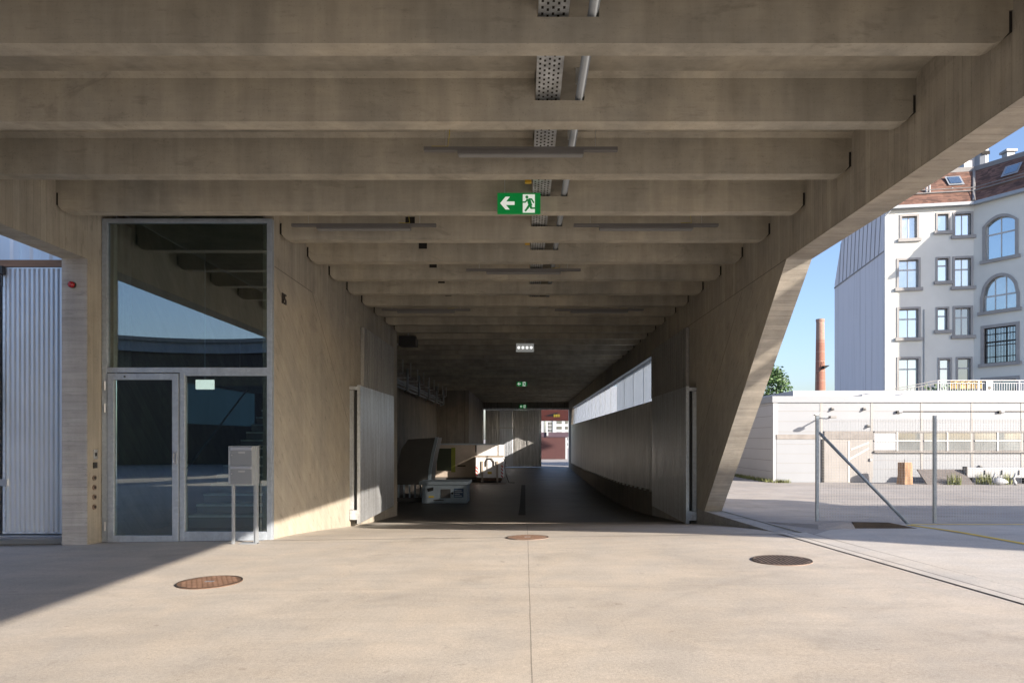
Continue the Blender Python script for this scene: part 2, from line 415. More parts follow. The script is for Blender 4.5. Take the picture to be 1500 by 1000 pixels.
# drain channel along the edge of the forecourt
dc = thing('drain_channel', 'long slotted drain channel along the right edge of the forecourt', 'drain', (4.9,4,.1))
def strip(a, b, dz):
    m = MB()
    for y0, y1 in ((-20,-6),(-6,2),(2,6),(6,9),(9,10.85)):
        m.poly([(dl(q,yy),yy,floor_z(dl(q,yy),min(yy,10.4))+dz) for q, yy in ((a,y0),(b,y0),(b,y1),(a,y1))])
    return m
strip(5.16,5.297,.010).build('edge_kerb', APRON, dc)
strip(5.318,5.612,.010).build('cover_plate', APRON, dc)
strip(5.285,5.325,.008).build('slot', M('drain slot', (.17,.165,.16), .8), dc); strip(5.60,5.63,.008).build('slot', IRON, dc)

def manhole(x, y, r, mat, label, bars):
    z = floor_z(x, y)
    t = thing('manhole_cover', label, 'manhole', (x,y,z), 'manhole covers in the forecourt')
    n = 40
    def bd(m_, *a):
        m_.v = [(p, q, zz+floor_z(p,q)-z+.003) for p, q, zz in m_.v]; return m_.build(*a)
    m = MB()
    m.prism([(x+r*math.cos(2*PI*i/n), y+r*math.sin(2*PI*i/n)) for i in range(n)], 'z', z-.02, z+.006)
    bd(m, 'cover_plate', mat, t)
    rg = MB()
    for i in range(n):
        a, b = 2*PI*i/n, 2*PI*(i+1)/n
        rg.poly([(x+q*math.cos(c), y+q*math.sin(c), z+.011) for q, c in ((r*.955,a),(r*1.0,a),(r*1.0,b),(r*.955,b))])
    bd(rg, 'rim', IRON, t)
    k = MB()
    if bars:
        for i in range(-6, 7):
            u = i*r/7; h = math.sqrt(max(0, (.9*r)**2-u*u))
            k.box(x+u-.011, x+u+.011, y-h, y+h, z+.007, z+.010)
        bd(k, 'grate_slot', IRON, t)
    else:
        for i in range(-5, 6):
            for j in range(-5, 6):
                u, v = i*r/6+(j%2)*r/12, j*r/6
                if u*u+v*v < (.88*r)**2: k.box(x+u-.017, x+u+.017, y+v-.019, y+v+.019, z+.007, z+.011)
        bd(k, 'tread_studs', STUD, t)
    bd(MB().box(x-.05, x+.05, y-.018, y+.018, z+.008, z+.0145), 'lifting_slot', IRON if bars else ALU, t)
manhole(-3.52, 7.62, .345, RUST, 'rusty studded manhole cover near the glass entrance', False)
manhole(3.2, 8.5, .355, RUST2, 'barred drain grate near the right edge of the forecourt', True)
manhole(.04, 10.85, .335, RUST2, 'small rusty manhole cover on the centre joint before the ramp', False)
fd = MB()
for i in range(24):
    y0, y1 = 22+i*.85, 22+(i+1)*.85
    fd.poly([(-.22,y0,floor_z(0,y0)+.008),(.02,y0,floor_z(0,y0)+.008),(.02,y1,floor_z(0,y1)+.008),(-.22,y1,floor_z(0,y1)+.008)])
tag(fd.build('floor_gutter', IRON), 'dark drainage slot down the middle of the ramp', 'drain')

# ------------------------------------------------------------------ the concrete hall
HB, SB, EB = 4.9, 5.40, 4.4        # beam soffit, slab soffit, edge beam soffit
XW, XO = 4.08, 4.475               # inner and outer face of the side walls
bld = thing('concrete_hall', 'board-marked concrete hall with ribbed ceiling over a drive-through', 'building', (0,11,0))
MB().box(-7.22,XO,-12,66,SB,5.75).build('roof_slab', CONC_BEAM, bld)
for k in range(-9, 42):
    yb = 5.894+1.41*k; yn = yb-.19
    if yb > 63.5: break
    x0 = -6.83 if k <= 3 else (-4.08 if yb < 21.9 else (-6.2 if yb < 48 else -3.95))
    x1 = XW
    m = MB(); ch = .12; gap = .035
    holes = [(.10,.62,5.12,SB)]
    if k >= 4: holes.append((-1.99,-1.83,5.14,5.29))
    if k >= 7: holes.append((.86,.98,5.16,5.27))
    holes.sort()
    xs = x0+ch+gap
    for h in holes:
        m.box(xs, h[0], yn, yb, HB, SB); m.box(h[0], h[1], yn, yb, HB, h[2])
        if h[3] < SB: m.box(h[0], h[1], yn, yb, h[3], SB)
        xs = h[1]
    m.box(xs, x1-ch-gap, yn, yb, HB, SB)
    m.prism([(x0+gap,5.18),(x0+gap,HB+.09),(x0+gap+ch*.5,HB+.02),(x0+gap+ch,HB),(x0+gap+ch,SB),(x0,SB),(x0,5.18)], 'y', yn, yb)
    m.prism([(x1-gap,5.18),(x1,5.18),(x1,SB),(x1-gap-ch,SB),(x1-gap-ch,HB),(x1-gap-ch*.5,HB+.02),(x1-gap,HB+.09)], 'y', yn, yb)
    fl = .05   # haunch to the slab
    for a, b in ((x0+.0, holes[0][0] if k < 4 else -2.2), (.64 if k < 7 else 1.0, x1)):
        m.prism([(yn-fl,SB),(yn,SB-fl),(yn,SB)], 'x', a, b)
    b_ = m.build('roof_beam', CONC_BEAM, bld)
    if 0 <= k <= 16:
        q = MB()  # dark fillers paint the shade in the gaps at the beam ends
        q.box(x0+.002,x0+gap-.002,yn+.012,yb-.01,HB+.10,5.175); q.build('gap_shade', DARK, b_)
        q = MB(); q.box(x1-gap+.002,x1-.002,yn+.012,yb-.01,HB+.10,5.175); q.build('gap_shade', DARK, b_)
        for h in holes[:-1] if k >= 7 else holes:
            if h[0] < 0:
                q = MB(); q.box(h[0]+.002,h[1]-.002,yn+.03,yn+.06,h[2]+.002,h[3]-.002); q.build('hole_insert', DARK, b_)  # dark insert set into the small beam opening
# edge beams
MB().box(XW,XO,-12,64,EB,SB).build('edge_beam', CONC_V, bld)
MB().box(-7.22,-6.83,-12,11.4,EB,SB).build('edge_beam', CONC_V, bld)
m = MB(); m.box(-4.22,-XW,11.095,13.1,EB,SB); m.box(-XO,-XW,13.1,21.8,EB,SB); m.build('edge_beam', CONC_V, bld)
# thin boarded soffit sheet under the edge beam, paler than its sides
SL = 1.095
def legpoly(y_top, z0):
    return y_top+SL*(EB-z0)
m = MB(); m.prism([(10.65,EB),(12.80,EB),(legpoly(12.80,-.05),-.05),(legpoly(10.65,-.05),-.05)], 'x', XW, XO)
leg = m.build('leaning_leg', CONC_D, bld)
m = MB()
yA, zA, yB, zB = 10.65-.002, EB-.004, legpoly(10.65,-.05)-.002, -.05+.002
m.poly([(XW+.001,yA,zA),(XO-.001,yA,zA),(XO-.001,yB,zB),(XW+.001,yB,zB)])
fb = m.build('leg_front_face', CONC_LEG, bld)
m = MB(); m.poly([(XW+.001,-12,EB-.003),(XW+.001,10.64,EB-.003),(XO-.001,10.64,EB-.003),(XO-.001,-12,EB-.003)]); 
CONC_SOF = concrete('soffit boards', (.42,.385,.33), (0,1,0), .17, (1,0,0), line=.3)
m.build('edge_beam_soffit', CONC_SOF, bld)
m = MB(); m.prism([(12.81,EB),(21.9,EB),(21.9,-.05),(legpoly(12.81,-.05),-.05)], 'x', XW, XO); m.build('side_wall', CONC_D, bld)
m = MB(); m.prism([(10.75,floor_z(4.2,10.75)-.002),(15.53,-.05),(21.9,-.05),(21.9,-1.7),(10.75,-1.7)], 'x', XW, XO); m.build('plinth', CONC_COL, bld)
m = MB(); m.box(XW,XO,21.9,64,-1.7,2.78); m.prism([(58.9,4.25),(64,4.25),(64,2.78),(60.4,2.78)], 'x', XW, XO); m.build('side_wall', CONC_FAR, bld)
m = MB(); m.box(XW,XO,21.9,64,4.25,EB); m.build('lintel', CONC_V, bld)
JL = M('concrete joint line', (.13,.115,.10), .9)
m = MB(); m.box(XW-.0015,XW+.001,10.7,21.9,EB-.006,EB+.006); m.prism([(12.80,EB-.01),(12.815,EB-.01),(legpoly(12.815,0),0),(legpoly(12.80,0),0)], 'x', XW-.0012, XW+.001)
m.build('formwork_joint', JL, bld)
m = MB(); m.box(-XW-.001,-XW+.0015,11.12,13.1,EB-.006,EB+.006); m.prism([(13.095,EB-.01),(13.112,EB-.01),(legpoly(13.112,-.3),-.3),(legpoly(13.095,-.3),-.3)], 'x', -XW-.001, -XW+.0012)
m.build('formwork_joint', JL, bld)
# mirrored leg behind the viewpoint and its wall
m = MB(); m.prism([(-6.5,EB),(-11.0,0),(-12,0),(-12,EB)], 'x', XW, XO); m.build('leaning_leg', CONC_D, bld)
m = MB(); m.prism([(-6.5,EB),(-11.0,-.1),(-12,-.1),(-12,EB)], 'x', -7.22, -6.83); m.build('leaning_leg', CONC_D, bld)
# left wall of the drive-through
m = MB(); m.prism([(11.095,EB),(13.10,EB),(legpoly(13.10,-1.3),-1.3),(11.095,-1.3)], 'x', -4.22, -XW); m.build('side_wall', CONC_D, bld)
m = MB(); m.prism([(13.108,EB),(21.8,EB),(21.8,-1.5),(legpoly(13.108,-1.5),-1.5)], 'x', -XO, -XW); m.build('side_wall', CONC_D, bld)
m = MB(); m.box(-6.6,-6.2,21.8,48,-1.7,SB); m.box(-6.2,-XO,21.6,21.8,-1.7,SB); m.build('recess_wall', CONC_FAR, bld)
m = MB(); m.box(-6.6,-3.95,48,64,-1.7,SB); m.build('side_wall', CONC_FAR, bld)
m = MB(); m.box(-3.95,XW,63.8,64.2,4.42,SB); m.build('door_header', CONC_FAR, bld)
# left column and the facade beside it
m = MB(); m.box(-7.22,-6.83,10.64,11.4,-.2,EB); m.build('column', CONC_COL, bld)
MB().box(-6.829,-6.825,10.66,11.0,-.2,EB-.002).build('column_side_face', CONC_V, bld)
MB().box(-15,-7.22,10.98,11.3,4.36,4.47).build('lintel', WOOD, bld)
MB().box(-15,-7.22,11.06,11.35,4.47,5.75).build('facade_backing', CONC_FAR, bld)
def corr(m, o, u, L, n, pitch, dep, zb, zt, groove=False):
    """trapezoid corrugation along u (2D) from o, standing off along n; zb/zt numbers or functions of t"""
    N = int(L/pitch); ts = []
    for i in range(N):
        t = i*pitch
        ts += [(t, 0), (t+.16*pitch, 0), (t+.19*pitch, dep), (t+.97*pitch, dep)] if groove else [(t, 0), (t+.30*pitch, 0), (t+.42*pitch, dep), (t+.86*pitch, dep)]
    ts.append((L, 0))
    fz = lambda f, t: f(t) if callable(f) else f
    b = len(m.v)
    for t, d in ts:
        p = (o[0]+u[0]*t+n[0]*d, o[1]+u[1]*t+n[1]*d)
        m.v.append((*p, fz(zb,t))); m.v.append((*p, fz(zt,t)))
    for i in range(len(ts)-1):
        m.f.append([b+2*i, b+2*i+2, b+2*i+3, b+2*i+1])
    return m
corr(MB(), (-15,11.05), (1,0), 7.77, (0,-1), .32, .02, 4.475, 5.75).build('facade_sheet', GALV_B, bld)
MB().box(-15,-7.225,10.88,11.35,-.35,.055).build('threshold', ALU, bld)
MB().box(-15,-7.23,11.4,11.5,-.2,4.4).build('facade_backing', DARK, bld)
# corrugated cladding on the inside of the hall
def clad_bottom(t):
    y = 20.6+t
    pts = [(20,-.02),(21.7,-.03),(28.9,-.25),(47,-.49),(66,-.5)]
    for (a,za),(b,zb) in zip(pts, pts[1:]):
        if a <= y <= b: return lerp(za,zb,(y-a)/(b-a))
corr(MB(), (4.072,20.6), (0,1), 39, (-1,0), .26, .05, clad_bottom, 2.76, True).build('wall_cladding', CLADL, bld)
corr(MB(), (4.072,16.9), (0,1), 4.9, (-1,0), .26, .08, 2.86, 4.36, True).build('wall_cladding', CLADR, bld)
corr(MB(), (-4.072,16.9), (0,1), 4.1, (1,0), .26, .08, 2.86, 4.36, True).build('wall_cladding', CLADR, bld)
# window band: real sheets standing in the opening
y = 21.95; i = 0
while y < 60:
    L = 2.36
    zt = 4.24
    m = corr(MB(), (4.26,y), (0,1), L, (-1,0), .15, .03, 2.80, zt)
    m.build('window_sheet', POLY if y < 30 else POLYC, bld)
    y += 2.39; i += 1
m = MB(); m.box(4.06,4.47,21.9,60.3,2.765,2.80); m.box(4.06,4.47,21.9,59,4.235,4.265)
y = 21.92
while y < 60:
    m.box(4.24,4.29,y-.02,y+.02,2.80,4.235); y += 2.39
m.build('window_frame', ALU_M, bld)
# brackets along the foot of the cladding
m = MB()
for i in range(38):
    y = 21.9+i; zb = clad_bottom(y-20.6); m.box(3.99,4.075,y,y+.06,zb-.07,zb-.01)
m.build('cladding_foot_brackets', GALV_D, bld)

# ---------------- glazed entrance (front plane at y = 11.0)
YG = 11.0
zs = lambda x: floor_z(x, 11.0)
fr = MB()
XL, XR = -6.82, -4.075
zt_, zm0, zm1 = 5.14, 2.66, 2.745
fr.box(XL,XL+.085,YG,YG+.09,-.12,zt_); fr.box(XR-.085,XR,YG,YG+.09,-.12,zt_)
fr.box(XL+.085,XR-.085,YG,YG+.09,zm0,zm1); fr.box(XL+.085,XR-.085,YG,YG+.09,zt_-.06,zt_)
xm = ax(266, YG)
fr.box(xm-.035,xm+.045,YG,YG+.09,-.10,zm0)
fr.box(xm+.045,XR-.085,YG,YG+.09,-.12,.10); fr.box(xm+.045,XR-.085,YG+.003,YG+.087,zm0-.05,zm0)
ent = fr.build('entrance_frame', GALV_F, bld, .004)
def pane(x0,x1,z0,z1,par,y=YG+.045): return MB().box(x0,x1,y,y+.012,z0,z1).build('pane', GLASS, par)
pane(XL+.085,XR-.085,zm1,zt_-.06,ent); pane(xm+.045,XR-.085,.10,zm0-.05,ent)
m = MB(); m.box(XL+.13,XL+.19,YG+.1,YG+.5,zm1,zt_); m.box(XR-.14,XR-.10,YG+.1,YG+.16,-.1,zt_); m.build('inner_post', GALV_D, ent)
dl_, dr_, dzb, dzt = XL+.10, xm-.045, -.075, 2.645
d = MB()
st = .10
d.box(dl_,dl_+st,YG-.02,YG+.06,dzb,dzt); d.box(dr_-st,dr_,YG-.02,YG+.06,dzb,dzt)
d.box(dl_+st,dr_-st,YG-.02,YG+.06,dzt-st,dzt); d.box(dl_+st,dr_-st,YG-.02,YG+.06,dzb,dzb+st*1.15)
door = d.build('entrance_door', GALV_F, bld, .004)
pane(dl_+st,dr_-st,dzb+st*1.15,dzt-st,door,YG+.015)
m = MB(); m.tube([(dr_-.05,YG-.02,1.22),(dr_-.05,YG-.075,1.22),(dr_-.05,YG-.075,1.36),(dr_-.05,YG-.02,1.36)], .012, 8); m.box(dr_-.075,dr_-.025,YG-.03,YG-.02,1.18,1.40)
m.build('door_handle', BRASS, door)
for z in (.12, 2.02, 2.38):
    MB().tube([(dl_-.03,YG-.03,z),(dl_-.03,YG-.03,z+.14)], .016, 8).build('hinge', BRASS, door)
MB().tube([(ax(184,YG),YG-.022,dzt-.05),(ax(184,YG),YG-.034,dzt-.05)], .015, 10).build('door_viewer', BLACK, door)
# stair hall behind the glass
m = MB()
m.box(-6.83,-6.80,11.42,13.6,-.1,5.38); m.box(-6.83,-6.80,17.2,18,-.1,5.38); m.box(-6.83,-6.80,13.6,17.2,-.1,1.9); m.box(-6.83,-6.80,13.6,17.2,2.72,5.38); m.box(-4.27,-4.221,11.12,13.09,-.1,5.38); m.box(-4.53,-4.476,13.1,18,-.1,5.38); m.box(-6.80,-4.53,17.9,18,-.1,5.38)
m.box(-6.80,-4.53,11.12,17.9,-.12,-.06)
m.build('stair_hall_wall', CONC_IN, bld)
MB().box(-6.82,-6.81,13.6,17.2,1.9,2.72).build('added_hall_window', polycarb('dim teal glass', 0, (.42,.52,.54)), bld)  # added opening to let daylight into the hall, set where teal glass shows
sm = MB()
for i in range(13):
    sm.box(-6.25,-4.55,12.7+i*.29,12.7+(i+1)*.29+.02,-.06+max(0,i*.175-.25),.0+(i+1)*.175-.035)
stairs = sm.build('staircase', M('dark stair', (.17,.18,.19), .6), bld)
sn = MB()
for i in range(13):
    sn.box(-6.25,-4.55,12.68+i*.29,12.7+(i+1)*.29,(i+1)*.175-.035,(i+1)*.175)
sn.build('treads', TREAD, stairs)
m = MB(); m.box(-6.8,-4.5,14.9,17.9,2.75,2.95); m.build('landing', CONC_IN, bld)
m = MB()
m.tube([(-6.7,14.85,3.75),(-4.55,14.85,3.75)], .018, 6)
for x in (-6.2,-5.6,-5.0): m.tube([(x,14.85,2.95),(x,14.85,3.75)], .010, 6)
m.tube([(-6.35,12.7,.95),(-6.35,16.4,3.2)], .02, 6)
m.build('handrail', BRASS, bld)
t = thing('emergency_lamp', 'white emergency lamp behind the right entrance pane', 'lamp', (ax(300,12.2),12.2,az(563,12.2)))
x_, z_ = ax(300,12.2), az(563,12.2)
MB().box(x_-.16,x_+.16,12.19,12.23,z_-.085,z_+.085).build('lamp_panel', LAMP_ON, t)
MB().tube([(x_,12.21,z_+.085),(x_,12.21,4.9)], .008, 6).build('suspension_rod', ALU, t)

# ---------------- corrugated sliding doors on the left facade
def leftdoor(x0, x1, y, label, handle):
    t = thing('sliding_door', label, 'door', ((x0+x1)/2,y,.07), 'corrugated doors left of the column')
    m = corr(MB(), (x0+.04,y), (1,0), x1-x0-.08, (0,-1), .0775, .036, .10, 4.32); m.build('corrugated_panel', GALV_B, t)
    f = MB(); f.box(x0,x0+.04,y-.03,y+.03,.075,4.34); f.box(x1-.04,x1,y-.03,y+.03,.075,4.34); f.box(x0+.04,x1-.04,y-.028,y+.028,.075,.10); f.box(x0+.04,x1-.04,y-.028,y+.028,4.32,4.34)
    f.build('door_frame', GALV, t)
    if handle:
        h = MB(); h.box(x0-.14,x0+.09,y-.06,y-.03,az(711,y),az(701,y)); h.build('latch', BRASS, t)
leftdoor(ax(6,10.98), -7.235, 10.98, 'corrugated metal sliding door beside the pale column', True)
leftdoor(-11.0, ax(4,11.06)-.03, 11.06, 'corrugated metal sliding door cut off by the photo edge', False)
h = thing('door_roller', 'black roller bracket at the top of the corrugated door joint', 'bracket', (ax(2,10.9),10.9,az(400,10.9)))
MB().box(ax(-2,10.9),ax(6,10.9),10.86,10.94,az(402,10.9),az(390,10.9)).build('roller_housing', BLACK, h, .004)
MB().tube([(ax(3,10.9),10.9,az(402,10.9)),(ax(3,10.9),10.9,az(420,10.9))], .014, 8).build('roller_stem', BLACK, h)

# ---------------- small fixtures on the column
def panel_x(px, py, w, h, mat, name, label, cat, group=None, round_=False):
    Y = 6.825/(769-px)*1000; z = az(py, Y); x = -6.825
    t = thing(name, label, cat, (x,Y,z), group)
    if round_:
        MB().tube([(x,Y,z),(x+.02,Y,z)], w/2, 14).build('rim', mat, t, smooth=False)
        MB().tube([(x+.02,Y,z),(x+.026,Y,z)], w/3.4, 12).build('button', IRON, t)
    else:
        MB().box(x,x+.022,Y-w/2,Y+w/2,z-h/2,z+h/2).build('plate', mat, t, .003)
        MB().box(x+.022,x+.028,Y-w/4,Y+w/4,z-h/5,z+h/6).build('button', BLACK, t)
panel_x(138.5,665,.09,.15,BRASS,'doorbell','stainless doorbell panel, topmost on the column side','doorbell')
panel_x(138.5,681,.085,.095,BLACK,'card_reader','black card reader under the doorbell panel','card reader')
for i, py in enumerate((699.5,713.5,727.5,742)):
    panel_x(137.5,py,.085,.085,RUST2,'key_switch',['round key switch just below the card reader','round key switch, second below the card reader','round key switch, third below the card reader','round key switch, lowest on the column side'][i],'key switch','key switches on the column',True)
x_, z_ = ax(107,10.64), az(417.5,10.64)
t = thing('alarm_beacon', 'red alarm beacon on the front of the pale column', 'beacon', (x_,10.64,z_))
MB().tube([(x_,10.64,z_),(x_,10.61,z_)], .052, 16).build('base', BLACK, t)
MB().tube([(x_,10.61,z_),(x_,10.575,z_),(x_,10.555,z_)], [.048,.045,.025], 16).build('lens', RED, t)
t = thing('house_number', 'dark house number on the concrete wall beside the entrance', 'number', (-4.079,11.52,az(438,11.55)))
SEG = {'8': 'abcdefg', '5': 'afgcd'}
for i, ch in enumerate('85'):
    m = MB(); yo = 11.44+.11*i; zo = az(438,11.55)-.085; w_, h_, b_ = .085, .17, .026
    S_ = {'a': (0,w_,h_-b_,h_), 'd': (0,w_,0,b_), 'g': (b_,w_-b_,h_/2-b_/2,h_/2+b_/2), 'f': (0,b_,h_/2,h_-b_), 'e': (0,b_,b_,h_/2), 'b': (w_-b_,w_,h_/2,h_-b_), 'c': (w_-b_,w_,b_,h_/2)}
    for k in SEG[ch]:
        y0, y1, z0, z1 = S_[k]; m.box(-4.079,-4.062,yo+y0,yo+y1,zo+z0,zo+z1)
    m.build('digit', IRON, t)

# ---------------- letter boxes
yf = 10.38; x0, x1 = ax(334.5,yf), ax(370,yf); zt, zb = az(653,yf), az(709.5,yf)
t = thing('letter_box', 'grey steel pair of stacked letter boxes on two posts by the glass', 'letter box', ((x0+x1)/2,yf+.13,.0))
MB().box(x0,x1,yf,yf+.27,zb,zt).build('cabinet', ALU_M, t, .004)
hh = (zt-zb-.03)/2; LBD = M('letter box door', (.17,.19,.215), .45, .1, .03)
for i in (0, 1):
    b0 = zb+.012+i*(hh+.006)
    dd = MB().box(x0+.035,x1-.01,yf-.010,yf,b0,b0+hh).build('box_door', LBD, t, .003)
    MB().box(x0+.038,x1-.013,yf-.022,yf-.010,b0+hh-.055,b0+hh-.008).build('letter_flap', ALU, dd, .003)
    MB().box(x0+.035+.12,x0+.035+.22,yf-.014,yf-.010,b0+hh-.10,b0+hh-.075).build('name_plate', WHITEP, dd)
    MB().tube([(x0+.055,yf-.010,b0+hh*.55),(x0+.055,yf-.018,b0+hh*.55)], .010, 10).build('lock', BRASS, dd)
for xx in (x0+.015, x1-.015):
    p = MB(); p.box(xx-.019,xx+.019,yf+.12,yf+.17,floor_z(xx,yf+.14),zb); p.build('post', ALU_M, t, .003)
p = MB(); p.box(x1,x1+.03,yf+.10,yf+.16,floor_z(x1,yf+.14),zt+.0); p.box(x1-.22,x1+.03,yf+.05,yf+.21,floor_z(x1,yf)+.001,floor_z(x1,yf)+.014); p.build('side_post', ALU_M, t)

# ---------------- big sliding gates of the drive-through
def gate(sx, y0, y1, z0, z1, label):
    t = thing('sliding_gate', label, 'gate', (sx*3.86,(y0+y1)/2,z0), 'sliding gate leaves on the hall walls')
    xa, xb = sorted((sx*3.82, sx*3.88))
    MB().box(xa,xb,y0,y1,z0,z1).build('gate_leaf', GALV, t, .004)
    f = MB()
    xi = sx*3.815; xj = sx*3.89
    a, b = sorted((xi, xj)); f.box(a,b,y0-.03,y0,z0-.01,z1+.01); f.build('edge_profile', GALV, t)
    a, b = sorted((sx*3.885, sx*4.07))
    MB().box(a,b,y0-.02,y0+.10,z1-.10,z1-.02).build('bracket', GALV, t); MB().box(a,b,y0-.02,y0+.10,z0+.08,z0+.30).build('bracket', GALV, t)
    g_ = MB(); a, b = sorted((sx*3.885, sx*3.975)); g_.box(a,b,y0+.12,y0+.2,z0-.02,z1-.0); p1, p2 = sorted((sx*3.98, sx*4.075)); MB().box(p1,p2,y0+.02,y0+.2,z0+.31,z1-.11).build('post_and_gap_shade', GALV, t); g_.build('post_and_gap_shade', BLACK, t)  # black box paints the shaded gap behind the leaf; galvanised one is the post
gate(-1, 15.85, 19.9, -.36, 2.83, 'grey steel gate leaf on the left wall, partly in sun')
gate(1, 16.2, 20.55, -.42, 2.83, 'grey steel gate leaf in shade on the right wall')

# ---------------- ceiling fixtures
def linlamp(x, y, z, label, wire=False):
    t = thing('linear_lamp', label, 'lamp', (x,y,z), 'linear lamps under the ribbed ceiling')
    MB().box(x-1.14,x+1.14,y-.035,y+.035,z,z+.045).build('mounting_rail', GREYL, t, .003)
    MB().box(x-.74,x+.74,y-.045,y+.045,z-.045,z).build('lamp_body', GREYL, t, .003)
    MB().box(x-.73,x+.73,y-.04,y+.04,z-.056,z-.045).build('diffuser', DIFFUSER, t)
    for dx in (-.88, .88):
        MB().tube([(x+dx,y,z+.045),(x+dx,y,SB)], .0035, 5).build('suspension_wire', ALU, t)
    MB().tube([(x-1.05 if wire else x+.55,y,z+.06),(x-.86 if wire else x+.72,y,z+.06),(x-.84 if wire else x+.7,y,z+.2),(x-.84 if wire else x+.7,y,SB)], .006, 5).build('supply_cable', M('yellow cable', (.45,.36,.05), .5), t)
linlamp(-.05, 8.05, 4.98, 'nearest linear lamp, above the exit sign and close to the viewer', True)
linlamp(-2.54, 10.78, 4.94, 'linear lamp left of the exit sign, beyond it')
linlamp(1.91, 10.78, 4.94, 'linear lamp right of the exit sign, beyond it')
linlamp(-.03, 13.6, 4.93, 'linear lamp centred behind the exit sign, under the ceiling')
linlamp(-2.54, 17.55, 4.88, 'small distant linear lamp on the left, dim under the ceiling')
linlamp(1.91, 17.55, 4.88, 'small distant linear lamp on the right, dim under the ceiling')

def bar(m, a, b, w, y0, y1):
    d = Vector((b[0]-a[0], b[1]-a[1])).normalized(); n = Vector((-d.y,d.x))*w/2
    m.prism([(a[0]-n.x,a[1]-n.y),(b[0]-n.x,b[1]-n.y),(b[0]+n.x,b[1]+n.y),(a[0]+n.x,a[1]+n.y)], 'y', y0, y1)
def exit_sign(cx, y, cz, w, label):
    h = w*.47
    t = thing('exit_sign', label, 'exit sign', (cx,y,cz), 'green exit signs under the ceiling')
    P = lambda u, v: (cx+u*w, cz+v*w)
    MB().box(cx-w/2,cx+w/2,y,y+.05,cz-h/2,cz+h/2).build('sign_panel', SIGN_G, t)
    f = .004
    a = MB()
    a.prism([P(-.435,-.005),P(-.31,.145),P(-.21,.145),P(-.295,.035),P(-.10,.035),P(-.10,-.045),P(-.30,-.045),P(-.215,-.15),P(-.31,-.15)], 'y', y-f, y-.0005)
    a.build('arrow', SIGN_W, t)
    dw = MB(); dw.prism([P(.09,-.225),P(.09,.20),P(.37,.20),P(.37,-.225)], 'y', y-f, y-.0005); dw.build('doorway', SIGN_W, t)
    m = MB(); ya, yb = y-2*f, y-f-.0005
    n = 14; m.prism([(P(.185,.135)[0]+.034*w*math.cos(2*PI*i/n), P(.185,.135)[1]+.034*w*math.sin(2*PI*i/n)) for i in range(n)], 'y', ya, yb)
    for p, q, ww in (((.225,.085),(.27,-.07),.085),((.20,.09),(.15,.015),.032),((.155,.02),(.06,.015),.032),((.22,.09),(.30,.085),.035),((.295,.088),(.345,.0),.032),
                    ((.245,-.05),(.19,-.135),.05),((.195,-.125),(.145,-.19),.042),((.265,-.05),(.285,-.13),.05),((.28,-.125),(.395,-.12),.036)):
        bar(m, P(*p), P(*q), ww*w, ya, yb); ya -= .0002
    m.build('running_figure', SIGN_G, t)
    if w > .4:
        r = MB()
        for dx in (-.2, .2): r.tube([(cx+dx,y+.025,cz+h/2),(cx+dx,y+.025,SB)], .005, 5)
        r.build('suspension_rod', ALU, t)
exit_sign(-.085, 9.58, az(297.5,9.58), .605, 'large green exit sign with white arrow in front of a beam')
exit_sign(-.19, 40.6, az(562,40.6), .60, 'small green exit sign deep in the hall below the white lamp')
exit_sign(-.18, 62.5, az(595,62.5), .62, 'tiny green exit sign over the far gate panels')
x_, z_ = ax(769,23), az(509,23)
t = thing('emergency_lamp', 'white box lamp with four lit spots under the ceiling', 'lamp', (x_,23,z_))
MB().box(x_-.30,x_+.30,23,23.06,z_-.14,z_+.14).build('lamp_panel', LAMP_GREY, t)
for i in range(4):
    xx = x_-.21+i*.14; MB().tube([(xx,22.999,z_),(xx,22.985,z_)], .045, 12).build('spot', LAMP_ON, t)
MB().tube([(x_,23.03,z_+.14),(x_,23.03,SB)], .01, 5).build('suspension_rod', ALU, t)
# perforated cable tray and the pipe next to it, running through the beam openings
ct = thing('cable_tray', 'perforated steel cable tray running through the beam openings', 'cable tray', (.24,8,5.16))
m = MB(); m.box(.115,.365,-2,40,5.160,5.163); m.box(.112,.116,-2,40,5.160,5.215); m.box(.364,.368,-2,40,5.160,5.215); m.build('tray', GALV, ct)
m = MB()
y = 3.5
while y < 18:
    for j in range(5):
        xx = .145+j*.045; yy = y+(.03 if j % 2 else 0)
        m.box(xx-.010,xx+.010,yy,yy+.035,5.1585,5.1595)
    y += .085
m.build('perforations', DARK, ct)
m = MB()
for j in range(4): m.tube([(.15+j*.05,-2,5.19),(.15+j*.05,40,5.19)], .018, 6)
m.build('cables', BLACK, ct)
m = MB(); m.tube([(.575,-2,5.19),(.575,40,5.19)], .045, 12); o = m.build('steel_pipe', ALU_M, None, smooth=True)
tag(o, 'round steel pipe beside the perforated cable tray', 'pipe')
for i, y in enumerate((5.2,7.0,8.3,9.6)):
    tag(MB().box(.52,.63,y,y+.02,5.235,SB).build('pipe_hanger', GALV), 'steel strap holding the round ceiling pipe, '+['nearest the viewer','second from the viewer','third from the viewer','just beyond the large exit sign'][i], 'hanger', 'straps on the ceiling pipe')
for i, (x, y) in enumerate(((.06,9.45),(.06,12.45))):
    t = thing('cable_plug', ['yellow plug beside the tray above the exit sign','yellow plug beside the tray behind the second lamp row'][i], 'plug', (x,y,5.15), 'yellow plugs by the tray')
    MB().box(x-.06,x+.03,y-.03,y+.03,5.13,5.19).build('plug_body', M('yellow plug', (.5,.3,.02), .4), t, .005)
    MB().tube([(x,y,5.19),(x,y,SB)], .008, 5).build('cable', BLACK, t)
